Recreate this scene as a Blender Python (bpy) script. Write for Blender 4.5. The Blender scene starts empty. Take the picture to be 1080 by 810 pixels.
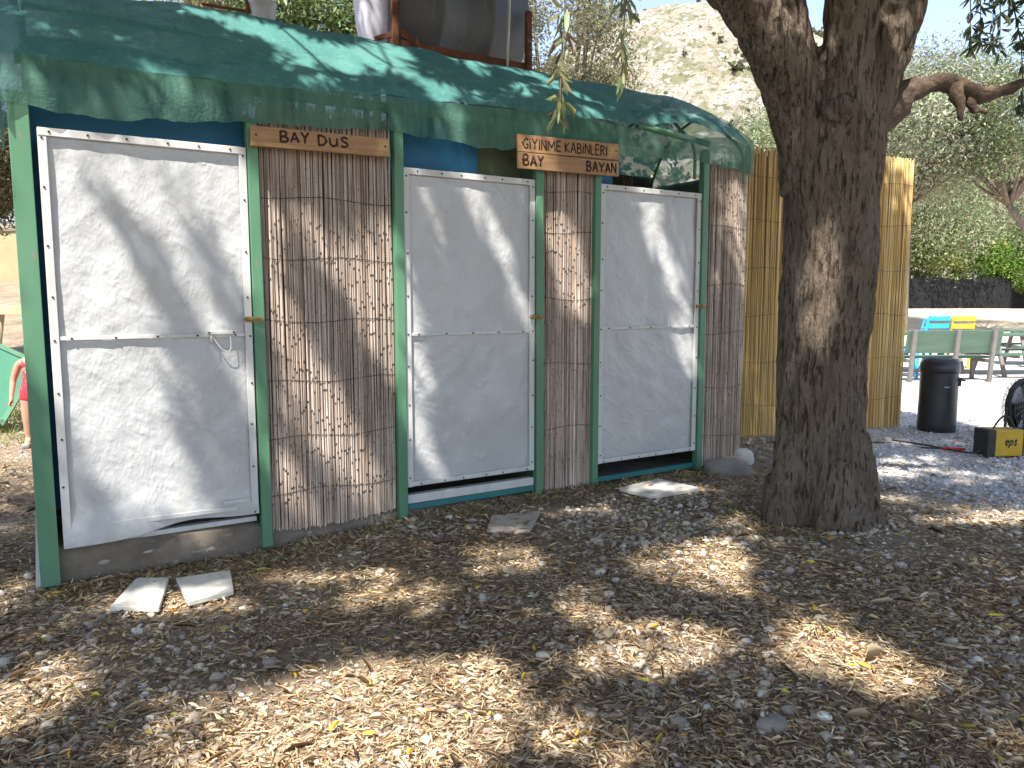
import bpy, bmesh, math, random
import numpy as np
from mathutils import Vector, Matrix, noise as mnoise
random.seed(7); rng = np.random.default_rng(7)
SC = bpy.context.scene; COL = SC.collection
rad = math.radians

# ------------------------------------------------------------------ frames
P0 = np.array([-2.531, 4.182, 0.0]); D = np.array([0.8488, 0.5287, 0.0]); N = np.array([0.5287, -0.8488, 0.0])
WROT = math.atan2(D[1], D[0])
SUN = np.array([-0.19, -0.50, 0.845]); SUN /= np.linalg.norm(SUN)

def sstep(a, b, x):
    t = np.clip((np.asarray(x, float) - a) / (b - a), 0, 1); return t * t * (3 - 2 * t)
def hash2(i, j, s):
    h = (i.astype(np.int64) * 374761393 + j.astype(np.int64) * 668265263 + s * 974634777) & 0x7fffffff
    h = ((h ^ (h >> 13)) * 1274126177) & 0x7fffffff
    return ((h ^ (h >> 16)) & 0xffff) / 65535.0
def vnoise(x, y, s=0):
    x = np.asarray(x, float); y = np.asarray(y, float)
    i = np.floor(x); j = np.floor(y); fx = x - i; fy = y - j
    fx = fx * fx * (3 - 2 * fx); fy = fy * fy * (3 - 2 * fy)
    a = hash2(i, j, s); b = hash2(i + 1, j, s); c = hash2(i, j + 1, s); d = hash2(i + 1, j + 1, s)
    return (a * (1 - fx) + b * fx) * (1 - fy) + (c * (1 - fx) + d * fx) * fy
def fbm(x, y, s=0, o=4):
    r = 0; a = .5; f = 1.
    for k in range(o):
        r = r + a * vnoise(np.asarray(x) * f, np.asarray(y) * f, s + k * 17); a *= .5; f *= 2.03
    return r
def gz(x, y):
    x = np.asarray(x, float); y = np.asarray(y, float)
    u = (x - P0[0]) * D[0] + (y - P0[1]) * D[1]
    z = -0.10 * sstep(2.6, 0.6, u) * sstep(12, 7, y)
    r = np.maximum(y, 0)
    z = z + sstep(17, 38, r) * 1.05 + sstep(12, 30, r) * 1.7 * sstep(-3, -9, x) + sstep(40, 160, r) * 3
    z = z + (fbm(x * .9, y * .9, 3, 3) - .45) * .05
    tx = x - 2.03; ty = y - 5.1
    return z + .05 * np.exp(-(tx * tx + ty * ty) / .5)

# ------------------------------------------------------------------ mesh helpers
def mesh_np(name, V, F, mats, mat_idx=None, smooth=False, col=None):
    V = np.asarray(V, np.float32); me = bpy.data.meshes.new(name)
    if not isinstance(F, (list, tuple)): F = [F]
    F = [np.asarray(f, np.int32) for f in F]
    nl = sum(f.size for f in F); nf = sum(len(f) for f in F)
    me.vertices.add(len(V)); me.vertices.foreach_set('co', V.ravel())
    me.loops.add(nl); me.loops.foreach_set('vertex_index', np.concatenate([f.ravel() for f in F]))
    ls = []; o = 0
    for f in F:
        ls.append(np.arange(len(f)) * f.shape[1] + o); o += f.size
    me.polygons.add(nf); me.polygons.foreach_set('loop_start', np.concatenate(ls).astype(np.int32))
    if mat_idx is not None: me.polygons.foreach_set('material_index', np.asarray(mat_idx, np.int32))
    me.update(calc_edges=True); me.validate()
    if smooth: me.polygons.foreach_set('use_smooth', np.ones(nf, bool))
    if col is not None:
        a = me.color_attributes.new('Col', 'FLOAT_COLOR', 'POINT')
        c = np.ones((len(V), 4), np.float32); c[:, :3] = col; a.data.foreach_set('color', c.ravel())
    for m in (mats if isinstance(mats, (list, tuple)) else [mats]): me.materials.append(m)
    return me
def link(name, me, parent=None, loc=None, rz=None):
    o = bpy.data.objects.new(name, me); COL.objects.link(o)
    if parent is not None: o.parent = parent
    if loc is not None: o.location = loc
    if rz is not None: o.rotation_euler = (0, 0, rz)
    return o
def tag(o, label=None, cat=None, group=None, kind=None):
    if label: o['label'] = label
    if cat: o['category'] = cat
    if group: o['group'] = group
    if kind: o['kind'] = kind
    return o
def empty(name, loc, rz=0, **k):
    o = link(name, None, None, loc, rz); o.empty_display_size = .2
    return tag(o, **k)

class MB:
    """collects shapes into one mesh with material slots and per-vertex colours"""
    def __init__(s): s.V = []; s.F = []; s.M = []; s.C = []; s.S = []
    def add(s, V, F, m=0, c=(1, 1, 1), smooth=False):
        b = len(s.V); s.V += [tuple(map(float, v)) for v in V]
        s.F += [tuple(i + b for i in f) for f in F]; s.M += [m] * len(F); s.S += [smooth] * len(F)
        s.C += [tuple(c)] * len(V) if not isinstance(c, list) else c
    def box(s, c, sz, m=0, R=None, col=(1, 1, 1), bev=0.0, jit=0.0):
        hx, hy, hz = sz[0] / 2, sz[1] / 2, sz[2] / 2
        if bev <= 0:
            V = [(x, y, z) for z in (-hz, hz) for y in (-hy, hy) for x in (-hx, hx)]
            F = [(0, 2, 3, 1), (4, 5, 7, 6), (0, 1, 5, 4), (2, 6, 7, 3), (0, 4, 6, 2), (1, 3, 7, 5)]
        else:
            bm = bmesh.new(); bmesh.ops.create_cube(bm, size=1)
            for v in bm.verts: v.co = Vector((v.co.x * sz[0], v.co.y * sz[1], v.co.z * sz[2]))
            bmesh.ops.bevel(bm, geom=bm.edges[:], offset=bev, segments=2, affect='EDGES', profile=.6)
            bm.verts.index_update(); V = [tuple(v.co) for v in bm.verts]; F = [tuple(v.index for v in f.verts) for f in bm.faces]; bm.free()
        if jit: V = [tuple(a + random.uniform(-jit, jit) for a in v) for v in V]
        if R is not None: V = [tuple(R @ Vector(v)) for v in V]
        s.add([(v[0] + c[0], v[1] + c[1], v[2] + c[2]) for v in V], F, m, col)
    def tube(s, path, r, n=8, m=0, col=(1, 1, 1), cap=True, flat=None):
        path = [Vector(p) for p in path]; rs = r if isinstance(r, (list, tuple)) else [r] * len(path)
        V = []; F = []
        t0 = (path[1] - path[0]).normalized(); up = Vector((0, 0, 1)) if abs(t0.z) < .9 else Vector((1, 0, 0))
        a = t0.cross(up).normalized()
        for i, p in enumerate(path):
            t = (path[min(i + 1, len(path) - 1)] - path[max(i - 1, 0)]).normalized()
            a = (a - t * a.dot(t)).normalized(); b = t.cross(a)
            for k in range(n):
                an = 2 * math.pi * k / n
                d = a * math.cos(an) + b * math.sin(an)
                if flat is not None: d = d - Vector(flat[0]) * d.dot(Vector(flat[0])) * (1 - flat[1])
                V.append(p + d * rs[i])
        for i in range(len(path) - 1):
            for k in range(n):
                F.append((i * n + k, i * n + (k + 1) % n, (i + 1) * n + (k + 1) % n, (i + 1) * n + k))
        if cap: F += [tuple(range(n - 1, -1, -1)), tuple((len(path) - 1) * n + k for k in range(n))]
        s.add(V, F, m, col, True)
    def lathe(s, prof, n=32, m=0, c=(0, 0, 0), col=(1, 1, 1), R=None):
        V = []; F = []
        for (r, z) in prof:
            for k in range(n):
                a = 2 * math.pi * k / n; v = Vector((r * math.cos(a), r * math.sin(a), z))
                if R is not None: v = R @ v
                V.append((v.x + c[0], v.y + c[1], v.z + c[2]))
        for i in range(len(prof) - 1):
            for k in range(n): F.append((i * n + k, i * n + (k + 1) % n, (i + 1) * n + (k + 1) % n, (i + 1) * n + k))
        F += [tuple(range(n - 1, -1, -1)), tuple((len(prof) - 1) * n + k for k in range(n))]
        s.add(V, F, m, col, True)
    def grid(s, P, m=0, col=(1, 1, 1), smooth=True):
        """P: rows x cols x 3"""
        P = np.asarray(P); r, c = P.shape[:2]
        F = [(i * c + j, i * c + j + 1, (i + 1) * c + j + 1, (i + 1) * c + j) for i in range(r - 1) for j in range(c - 1)]
        s.add(P.reshape(-1, 3).tolist(), F, m, col, smooth)
    def build(s, name, mats, parent=None, loc=None, rz=None):
        me = bpy.data.meshes.new(name); me.from_pydata(s.V, [], s.F); me.update()
        for m in (mats if isinstance(mats, (list, tuple)) else [mats]): me.materials.append(m)
        me.polygons.foreach_set('material_index', np.array(s.M, np.int32))
        me.polygons.foreach_set('use_smooth', np.array(s.S, bool))
        a = me.color_attributes.new('Col', 'FLOAT_COLOR', 'POINT')
        c = np.ones((len(s.V), 4), np.float32); c[:, :3] = np.array(s.C); a.data.foreach_set('color', c.ravel())
        bm = bmesh.new(); bm.from_mesh(me); bmesh.ops.recalc_face_normals(bm, faces=bm.faces); bm.to_mesh(me); bm.free()
        return link(name, me, parent, loc, rz)

# ------------------------------------------------------------------ materials
def mat(name, base, rough=.7, c2=None, nscale=6., stretch=(1, 1, 1), bump=None, attr=False, spec=.4, trans=0.0, see=0.0, detail=6., spots=None, metal=0.0, ramp=(.35, .65), bstretch=None, sheen=0):
    m = bpy.data.materials.new(name); m.use_nodes = True; nt = m.node_tree; L = nt.links; nn = nt.nodes
    b = nn['Principled BSDF']; out = nn['Material Output']
    b.inputs['Roughness'].default_value = rough; b.inputs['Specular IOR Level'].default_value = spec; b.inputs['Metallic'].default_value = metal
    tc = nn.new('ShaderNodeTexCoord')
    def vec(st):
        mp = nn.new('ShaderNodeMapping'); mp.inputs['Scale'].default_value = st[:3]; src = tc.outputs['Object']
        if len(st) == 4:
            ro = nn.new('ShaderNodeMapping'); ro.inputs['Rotation'].default_value = (0, rad(st[3]), 0); L.new(src, ro.inputs['Vector']); src = ro.outputs[0]
        L.new(src, mp.inputs['Vector']); return mp.outputs[0]
    def noise(sc, st, det=detail, rg=.6, typ='FBM'):
        n = nn.new('ShaderNodeTexNoise'); n.inputs['Scale'].default_value = sc; n.inputs['Detail'].default_value = det; n.inputs['Roughness'].default_value = rg; n.noise_type = typ
        L.new(vec(st), n.inputs['Vector']); return n.outputs['Fac']
    rgb = nn.new('ShaderNodeRGB'); rgb.outputs[0].default_value = (*base, 1); cur = rgb.outputs[0]
    def ramped(fac, a, bb):
        r = nn.new('ShaderNodeMapRange'); r.inputs['From Min'].default_value = a; r.inputs['From Max'].default_value = bb; L.new(fac, r.inputs['Value']); return r.outputs[0]
    def mix(fac, A, B, typ='MIX'):
        x = nn.new('ShaderNodeMix'); x.data_type = 'RGBA'; x.blend_type = typ
        if isinstance(fac, float): x.inputs[0].default_value = fac
        else: L.new(fac, x.inputs[0])
        for s_, v in ((6, A), (7, B)):
            if isinstance(v, tuple): x.inputs[s_].default_value = (*v, 1)
            else: L.new(v, x.inputs[s_])
        return x.outputs[2]
    if c2 is not None: cur = mix(ramped(noise(nscale, stretch), *ramp), cur, tuple(c2))
    if spots is not None:
        for (sc, lo, hi, c3, st) in spots: cur = mix(ramped(noise(sc, st), lo, hi), cur, tuple(c3))
    if attr:
        at = nn.new('ShaderNodeAttribute'); at.attribute_name = 'Col'; cur = mix(1.0, cur, at.outputs['Color'], 'MULTIPLY')
    L.new(cur, b.inputs['Base Color'])
    if bump:
        prev = None
        for (sc, stg, dist, st) in bump:
            bp = nn.new('ShaderNodeBump'); bp.inputs['Strength'].default_value = stg; bp.inputs['Distance'].default_value = dist
            L.new(noise(sc, st) if sc > 0 else noise(-sc, st, 3., .5, 'RIDGED_MULTIFRACTAL'), bp.inputs['Height'])
            if prev is not None: L.new(prev, bp.inputs['Normal'])
            prev = bp.outputs[0]
        L.new(prev, b.inputs['Normal'])
    sh = b.outputs[0]
    if trans > 0:
        t = nn.new('ShaderNodeBsdfTranslucent'); L.new(cur, t.inputs['Color']); mx = nn.new('ShaderNodeMixShader'); mx.inputs[0].default_value = trans
        L.new(sh, mx.inputs[1]); L.new(t.outputs[0], mx.inputs[2]); sh = mx.outputs[0]
    if see > 0:
        t = nn.new('ShaderNodeBsdfTransparent'); mx = nn.new('ShaderNodeMixShader')
        r = nn.new('ShaderNodeMapRange'); r.inputs['From Min'].default_value = .3; r.inputs['From Max'].default_value = .7
        r.inputs['To Min'].default_value = see * .6; r.inputs['To Max'].default_value = see * 1.4
        L.new(noise(9, (1, 1, 1)), r.inputs['Value']); L.new(r.outputs[0], mx.inputs[0])
        L.new(sh, mx.inputs[1]); L.new(t.outputs[0], mx.inputs[2]); sh = mx.outputs[0]
    L.new(sh, out.inputs['Surface'])
    m['nodes'] = 1
    return m
I3 = (1, 1, 1)
M = dict(
    soil=mat('soil', (.17, .125, .085), .95, (.30, .25, .19), 1.7, I3, [(60, .9, .02, I3), (9, .6, .05, I3)], spec=.2,
             spots=[(28, .5, .7, (.11, .08, .055), I3)]),
    pebble=mat('pebble', (1, 1, 1), .8, (.8, .78, .74), 40, I3, [(90, .3, .004, I3)], attr=True, spec=.3),
    litter=mat('litter', (1, 1, 1), .75, None, attr=True, trans=.2, spec=.3),
    green_paint=mat('green_paint', (.085, .21, .12), .5, (.11, .25, .15), 5, (1, 1, .25), [(40, .25, .003, (1, 1, .1))], spec=.4,
                    spots=[(30, .66, .72, (.2, .2, .15), (1, 1, .3))]),
    tarp=mat('white_tarp', (.54, .54, .54), .3, (.485, .485, .49), 3, I3,
             [(2.4, .5, .06, (1, 1, .7)), (-4.5, .30, .03, (1, 1, .22, 38)), (-9, .36, .018, (1, 1, .28, -52)), (-22, .42, .009, (1, 1, .35, 62)), (-40, .35, .005, (1, 1, .5, -20))], spec=.55, trans=.08,
             spots=[(5, .60, .75, (.46, .445, .42), (1, 1, .35)), (26, .70, .74, (.36, .33, .28), I3)]),
    white_wood=mat('white_wood', (.60, .595, .585), .6, (.52, .51, .49), 12, (1, 1, .3), [(30, .3, .003, (1, 1, .1))], spots=[(25, .68, .75, (.3, .27, .22), I3)]),
    screw=mat('screw_head', (.05, .04, .035), .6, metal=.5),
    cane=mat('weathered_cane', (1, 1, 1), .7, (.62, .58, .55), 16, (2, 2, .18), [(60, .35, .003, (1, 1, .08))], attr=True, spec=.25),
    straw=mat('yellow_reed', (1, 1, 1), .6, (.8, .74, .64), 10, (3, 3, .2), attr=True, spec=.3),
    binding=mat('dark_binding', (.06, .045, .035), .8),
    blue=mat('blue_tarp', (.018, .12, .23), .5, (.022, .14, .26), 3, I3, [(4, .4, .05, I3)], spec=.3),
    darknet=mat('olive_cloth', (.13, .15, .09), .8, (.10, .12, .07), 5),
    dark=mat('dark_backing', (.045, .035, .03), .9, (.07, .055, .045), 8),
    concrete=mat('concrete', (.24, .20, .16), .9, (.15, .12, .095), 3.5, (1, 1, 1.6), [(40, .6, .01, I3), (7, .5, .03, I3)], spec=.2,
                 spots=[(7, .62, .7, (.42, .39, .34), (1, 1, 3))]),
    teal=mat('teal_paint', (.03, .19, .19), .5, (.04, .15, .15), 6),
    net=mat('shade_net', (.085, .255, .235), .8, (.125, .32, .285), 4, I3, [(2.2, .5, .05, (1, 1, .6)), (55, .7, .008, I3), (9, .35, .02, (1, 1, .3)), (-3.5, .4, .03, (.3, 1, 1, 20)), (-8, .3, .012, (.3, 1, 1, -15))], spec=.2, trans=.22, see=.17, spots=[(30, .55, .7, (.14, .38, .35), (1, 1, 1)), (12, .6, .72, (.05, .19, .2), (.3, 1, 1))]),
    netdrape=mat('shade_net_drape', (.105, .255, .195), .85, (.165, .335, .255), 9, (1.2, 1, .16), [(14, .6, .012, (1.2, 1, .12)), (-5, .45, .025, (.35, 1, 1, 12)), (-9, .4, .014, (1, 1, .25, -18)), (55, .7, .008, I3)], spec=.2, trans=.38, see=.28, spots=[(24, .54, .7, (.18, .34, .265), (1, 1, .10)), (6, .56, .7, (.06, .155, .125), (1, 1, .22))]),
    plank=mat('sign_plank', (.40, .235, .12), .6, (.30, .165, .08), 7, (.5, 2, 5), [(30, .4, .004, (.15, 1, 1.5))], spec=.3, spots=[(4, .58, .72, (.5, .33, .15), (1, 1, 1))]),
    ink=mat('burnt_letter', (.035, .017, .01), .8),
    bark=mat('bark', (.165, .125, .092), .95, (.235, .19, .15), 7, (1, 1, .35), [(14, .8, .06, (1, 1, .16)), (42, 1, .045, (1, 1, .2)), (95, 1, .02, (1, 1, .28))], spec=.12,
             spots=[(44, .53, .60, (.07, .05, .035), (1, 1, .14)), (13, .56, .68, (.095, .068, .05), (1, 1, .14)), (110, .6, .66, (.24, .2, .165), (1, 1, .3))]),
    twig=mat('twig_bark', (.10, .08, .06), .9, (.17, .14, .11), 12),
    cutwood=mat('torn_wood', (.14, .095, .065), .95, (.085, .06, .045), 9, (1, 1, .5), [(20, 1, .04, I3), (60, .8, .012, I3)], spots=[(7, .6, .68, (.19, .11, .06), I3)]),
    leaf=mat('crown_leaf', (1, 1, 1), .5, None, attr=True, trans=.38, spec=.4),
    rust=mat('rusty_iron', (.17, .06, .03), .85, (.09, .035, .022), 9, I3, [(40, .5, .004, I3)], spots=[(12, .62, .7, (.33, .17, .1), I3)]),
    tank=mat('grey_tank', (.085, .09, .1), .55, (.13, .135, .15), 4, (1, 1, .3), [(6, .2, .01, I3)], spots=[(14, .6, .75, (.2, .22, .26), (1, 1, .12))]),
    whiteplastic=mat('pale_plastic', (.56, .56, .66), .5, (.48, .48, .56), 5, (1, 1, .2)),
    galv=mat('galvanised', (.42, .43, .46), .5, (.34, .35, .37), 8, metal=.3),
    blackplastic=mat('black_plastic', (.017, .018, .022), .4, (.03, .03, .035), 6, I3, [(25, .12, .004, I3)], spec=.5),
    yellow=mat('yellow_metal', (.55, .34, .02), .45, (.45, .27, .02), 8),
    black=mat('black_trim', (.02, .02, .022), .6, (.035, .033, .03), 10),
    wire=mat('dark_wire', (.13, .12, .12), .5, metal=.3),
    red=mat('red_plastic', (.5, .03, .03), .5),
    benchgreen=mat('bench_paint', (.06, .105, .075), .6, (.08, .13, .095), 6, (.3, 1, 2), [(20, .3, .004, (.2, 1, 1))]),
    benchleg=mat('bench_leg', (.12, .115, .11), .7, (.17, .15, .14), 8),
    skyblue=mat('blue_plastic', (.03, .36, .62), .5, (.04, .42, .66), 5),
    chairyellow=mat('yellow_plastic', (.75, .46, .03), .5, (.7, .42, .03), 5),
    fence=mat('black_screen', (.009, .010, .012), .8, (.016, .017, .02), .9, I3, [(3, .6, .1, I3)], spec=.2, spots=[(1.3, .60, .72, (.08, .085, .09), (1, 1, .7))]),
    slab=mat('pale_slab', (.60, .58, .53), .75, (.5, .475, .42), 4, I3, [(60, .3, .003, I3)], spots=[(9, .62, .72, (.34, .29, .23), I3)]),
    greyslab=mat('dusty_slab', (.36, .315, .26), .9, (.43, .38, .32), 5, I3, [(50, .4, .004, I3)], spots=[(16, .55, .65, (.17, .13, .09), I3)]),
    rock=mat('rock', (.27, .24, .21), .9, (.19, .17, .15), 6, I3, [(12, .8, .03, I3)]),
    palerock=mat('pale_rock', (.6, .55, .5), .9, (.5, .45, .4), 6, I3, [(14, .7, .02, I3)]),
    hill=mat('hill_rock', (.235, .20, .155), .95, (.29, .27, .245), .06, I3, [(.25, .8, 2.5, I3), (.06, .8, 8, I3)], spec=.1,
             spots=[(.10, .50, .58, (.15, .145, .09), I3), (.45, .55, .6, (.11, .11, .06), I3), (.2, .58, .64, (.42, .40, .375), I3), (1.1, .6, .66, (.13, .12, .10), I3)]),
    plaster=mat('beige_plaster', (.36, .29, .17), .9, (.30, .25, .14), 2),
    palewood=mat('pale_timber', (.55, .42, .27), .7, (.45, .33, .2), 6, (1, 1, .2)),
    greencloth=mat('green_board', (.05, .19, .12), .7, (.07, .24, .16), 3),
    skin=mat('skin', (.42, .22, .14), .55, (.47, .25, .17), 9),
    swimred=mat('red_swimsuit', (.62, .03, .06), .7, (.68, .05, .07), 10, spots=[(26, .64, .66, (.75, .6, .1), I3), (22, .66, .68, (.7, .7, .75), I3)]),
    hair=mat('fair_hair', (.32, .2, .09), .6, (.22, .13, .06), 20, (1, 1, .2)),
    shoe=mat('grey_shoe', (.2, .18, .16), .8, (.3, .27, .24), 12),
    brass=mat('brass', (.36, .25, .09), .4, (.25, .16, .06), 20, metal=.6),
    strap=mat('white_strap', (.6, .58, .54), .6, (.5, .48, .44), 8),
)

# ------------------------------------------------------------------ world, sun, camera
w = bpy.data.worlds.new("World"); SC.world = w; w.use_nodes = True
nt = w.node_tree; bg = nt.nodes['Background']; sky = nt.nodes.new('ShaderNodeTexSky'); sky.sky_type = 'NISHITA'; sky.sun_disc = False
sky.sun_elevation = math.asin(SUN[2]); sky.sun_rotation = math.atan2(SUN[0], SUN[1]); sky.air_density = 1.0; sky.dust_density = .6; sky.ozone_density = 2.5
hs = nt.nodes.new('ShaderNodeHueSaturation'); hs.inputs['Saturation'].default_value = .75; nt.links.new(sky.outputs[0], hs.inputs['Color']); nt.links.new(hs.outputs[0], bg.inputs[0]); bg.inputs[1].default_value = .125
sl = bpy.data.lights.new('sun', 'SUN'); sl.energy = 5.0; sl.angle = rad(.75); sl.color = (1, .955, .88)
so = link('sun', sl, None, (0, -5, 20)); so.rotation_euler = Vector(SUN).to_track_quat('Z', 'Y').to_euler()
cd = bpy.data.cameras.new('camera'); cam = link('camera', cd, None, (0, 0, 1.5)); cd.sensor_width = 36; cd.lens = 27.2; cd.clip_end = 3000; cd.clip_start = .05
cam.rotation_euler = (rad(90 - 6.294), 0, 0); SC.camera = cam
SC.view_settings.view_transform = 'Standard'; SC.view_settings.look = 'None'; SC.view_settings.exposure = 1.38; SC.view_settings.gamma = 1
SC.cycles.max_bounces = 8; SC.cycles.transparent_max_bounces = 12; SC.cycles.use_denoising = True
SC.cycles.sample_clamp_indirect = 6

# ------------------------------------------------------------------ ground and hill
def sinhgrid(a, b, n, c, k):
    t = np.linspace(-1, 1, n); s = np.sinh(t * k) / np.sinh(k)
    return np.where(s < 0, c + s * (c - a), c + s * (b - c))
gx = sinhgrid(-900, 900, 190, 1., 6.2); gy = sinhgrid(-900, 1500, 200, 5., 6.2)
X, Y = np.meshgrid(gx, gy); Z = gz(X, Y)
V = np.stack([X, Y, Z], -1).reshape(-1, 3); c = len(gx)
ii, jj = np.meshgrid(np.arange(len(gy) - 1), np.arange(c - 1), indexing='ij'); b0 = (ii * c + jj).ravel()
GF = np.stack([b0, b0 + 1, b0 + 1 + c, b0 + c], 1)
# pale gravel where the car park and tables are: a wear pattern of the ground itself
def gravel_w(x, y):
    e = sstep(2.0, 3.6, x - (np.minimum(y, 9) - 5.2) * .12 + (fbm(x * 1.3, y * 1.3, 40, 3) - .5) * 1.2) * sstep(4.6, 6.2, y + (x - 3) * .2)
    return np.maximum(e, sstep(9.5, 11, y) * sstep(-5, -2, x))
gw = gravel_w(V[:, 0], V[:, 1])[:, None]; dry = sstep(20, 27, V[:, 1])[:, None]
gcol = (1 - gw) * np.array([[1., 1., 1.]]) + gw * ((1 - dry) * np.array([[2.3, 2.75, 3.6]]) + dry * np.array([[2.3, 2.3, 2.2]]))
M['soil'] = mat('soil', (.20, .148, .10), .95, (.32, .255, .185), 1.7, I3, [(60, .9, .02, I3), (9, .6, .05, I3)], spec=.2, attr=True,
                spots=[(28, .5, .7, (.11, .08, .055), I3)])
tag(link('ground', mesh_np('ground', V, GF, M['soil'], smooth=True, col=gcol)), kind='structure')

hx = np.linspace(-260, 420, 380); hy = np.linspace(170, 460, 160)
HX, HY = np.meshgrid(hx, hy)
sx = HX / (HY) * 300
crest = np.interp(sx, [-260, -150, -60, 0, 20, 37, 48, 58, 82, 100, 120, 150, 220, 420], [25, 30, 40, 72, 90, 99, 104, 107, 106.5, 101, 92, 74, 48, 30])
prof = sstep(165, 335, HY + (fbm(HX * .02, HY * .02, 9, 4) - .5) * 60)
rough_ = (fbm(HX * .035, HY * .035, 5, 5) - .48) * 26 * prof + (fbm(HX * .16, HY * .16, 15, 3) - .45) * 7 * prof
HZ = crest * 1.03 * prof * HY / 300 * np.clip(1 - .004 * (HY - 338), 0, 1) + rough_ * np.clip((325 - HY) / 90, .05, 1) + 1
V = np.stack([HX, HY, HZ], -1).reshape(-1, 3); c = len(hx)
ii, jj = np.meshgrid(np.arange(len(hy) - 1), np.arange(c - 1), indexing='ij'); b0 = (ii * c + jj).ravel()
tag(link('hill', mesh_np('hill', V, np.stack([b0, b0 + 1, b0 + 1 + c, b0 + c], 1), M['hill'], smooth=True)), kind='structure')

# ------------------------------------------------------------------ leaf cards
def leaf_cards(P, dirv, nrm, ln, wd, col, simple=True):
    """thin folded lanceolate leaves: 4 verts (2 tris) each, or 6 verts (2 quads)"""
    n = len(P); dirv = dirv / np.linalg.norm(dirv, axis=1, keepdims=True)
    s = np.cross(dirv, nrm); s /= np.linalg.norm(s, axis=1, keepdims=True) + 1e-9; up = np.cross(s, dirv)
    ln = np.broadcast_to(ln, n)[:, None]; wd = np.broadcast_to(wd, n)[:, None]
    if simple:
        m = P + dirv * ln * .45 + up * wd * .25
        V = np.stack([P, m + s * wd * .5, P + dirv * ln, m - s * wd * .5], 1).reshape(-1, 3)
        b = np.arange(n)[:, None] * 4; F = np.concatenate([b + [0, 1, 2], b + [0, 2, 3]], 0); k = 4
    else:
        cur = rng.normal(0, .12, (n, 1)) * ln
        a1 = P + dirv * ln * .3 + up * (wd * .2 + cur * .7); a2 = P + dirv * ln * .68 + up * (wd * .2 + cur)
        V = np.stack([P, a1 + s * wd * .5, a2 + s * wd * .42, P + dirv * ln, a2 - s * wd * .42, a1 - s * wd * .5], 1).reshape(-1, 3)
        b = np.arange(n)[:, None] * 6; F = np.concatenate([b + [0, 1, 2, 3], b + [0, 3, 4, 5]], 0); k = 6
    return V, F, np.repeat(col, k, 0)
def rdir(n, zb=0.0, flat=1.0):
    d = rng.normal(0, 1, (n, 3)); d[:, 2] = d[:, 2] * flat + zb; return d / np.linalg.norm(d, axis=1, keepdims=True)
def vary(base, n, s=.2, hue=.12):
    v = np.array(base)[None] * np.exp(rng.normal(0, s, (n, 1))) * (1 + rng.normal(0, hue, (n, 3))); return np.clip(v, .004, .95)

# ------------------------------------------------------------------ where the sun gets through the crowns
LIT = [(-.43, 2.80, .60, .48, 1), (-.67, 2.44, .62, .26, .8), (-1.2, 2.70, .37, .30, .5), (-1.95, 2.85, .2, .42, .7), (1.2, 4.22, .26, .50, 1),
       (1.41, 3.14, .30, .33, 1), (.66, 3.25, .34, .33, .75), (1.55, 2.80, .24, .14, .8), (-.05, 4.34, .33, .34, .75), (-.69, 3.9, .40, .28, .65),
       (.37, 3.65, .2, .3, .7), (.40, 3.12, .22, .2, .7), (2.9, 5.02, .42, .13, 1), (3.45, 5.2, .4, .14, .9), (2.69, 4.34, .2, .09, .8), (-1.76, 3.9, .4, .2, .85),
       (-1.1, 4.28, .45, .16, .75), (.48, 5.42, .4, .2, .6), (1.19, 5.94, .35, .2, .6), (.13, 2.55, .3, .18, .75), (.79, 4.15, .18, .3, .7), (1.7, 2.35, .2, .16, .7),
       (3.3, 6.6, .35, .12, .8), (3.9, 7.3, .35, .15, .8), (4.3, 6.2, .3, .1, .7), (3.0, 5.8, .25, .1, .6), (-2.9, 3.9, .3, .4, .4), (-4.4, 6.5, .6, .5, .5), (-3.6, 5.2, .4, .3, .4), (2.2,6.9,.5,.3,.6)]
def lit_ground(x, y):
    wx = x + (fbm(x * 3, y * 3, 61, 3) - .45) * .45; wy = y + (fbm(x * 3, y * 3, 71, 3) - .45) * .45
    L = .62 * sstep(.42, .66, fbm(x * 3.4, y * 2.6, 81, 4)) * sstep(.36, .56, fbm(x * .9, y * .9, 86, 2)) * (1 - .75 * sstep(1.6, 2.4, x) * sstep(5.0, 4.4, y)) + .02
    for (a, b, ra, rb, s) in LIT:
        d = np.sqrt(((wx - a) / ra) ** 2 + ((wy - b) / rb) ** 2); L = np.maximum(L, s * sstep(1.25, .75, d))
    L = np.maximum(L, sstep(5.2, 5.7, wx + (wy - 8.9) * .12) * sstep(8.2, 9.2, wy)); L = np.maximum(L, sstep(11.5, 12.2, wy))
    return np.maximum(L, .9 * sstep(8.0, 8.6, y) * sstep(-4.5, -5, x))
def lit_wall(u, z):
    q = u - .42 * (2.4 - z) + (fbm(u * 2, z * 2, 91, 3) - .45) * .2
    base = np.interp(u, [-.2, 0, .3, .8, 1.1, 1.3, 1.9, 2.1, 2.4, 2.8, 3.2, 3.7, 3.9, 4.85, 5., 5.5], [.35, .62, .70, .52, .45, .60, .50, .62, .56, .25, .16, .12, .02, .02, .3, .5])
    n = fbm(q * 4.2, u * .9 + z * .6, 101, 3); L = sstep(.62, .5, n + (.5 - base) * .55 + .06)
    L = np.where((u > 3.78) & (u < 4.9), sstep(.0, .06, q - 4.05) * sstep(4.42, 4.34, q), L)          # one clean streak on the third door
    L = np.where((u > 1.15) & (u < 2.05), L * sstep(2.36, 2.24, z + .12 * np.abs(np.sin(u * 11)) + .18 * sstep(.3, .0, np.abs(u - 1.65))), L)
    L = np.where(u > 4.9, sstep(.03, .1, u - (4.98 + .42 * (2.3 - z))) * sstep(1.0, 1.3, z), L)
    return np.clip(L, 0, 1)
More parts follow.
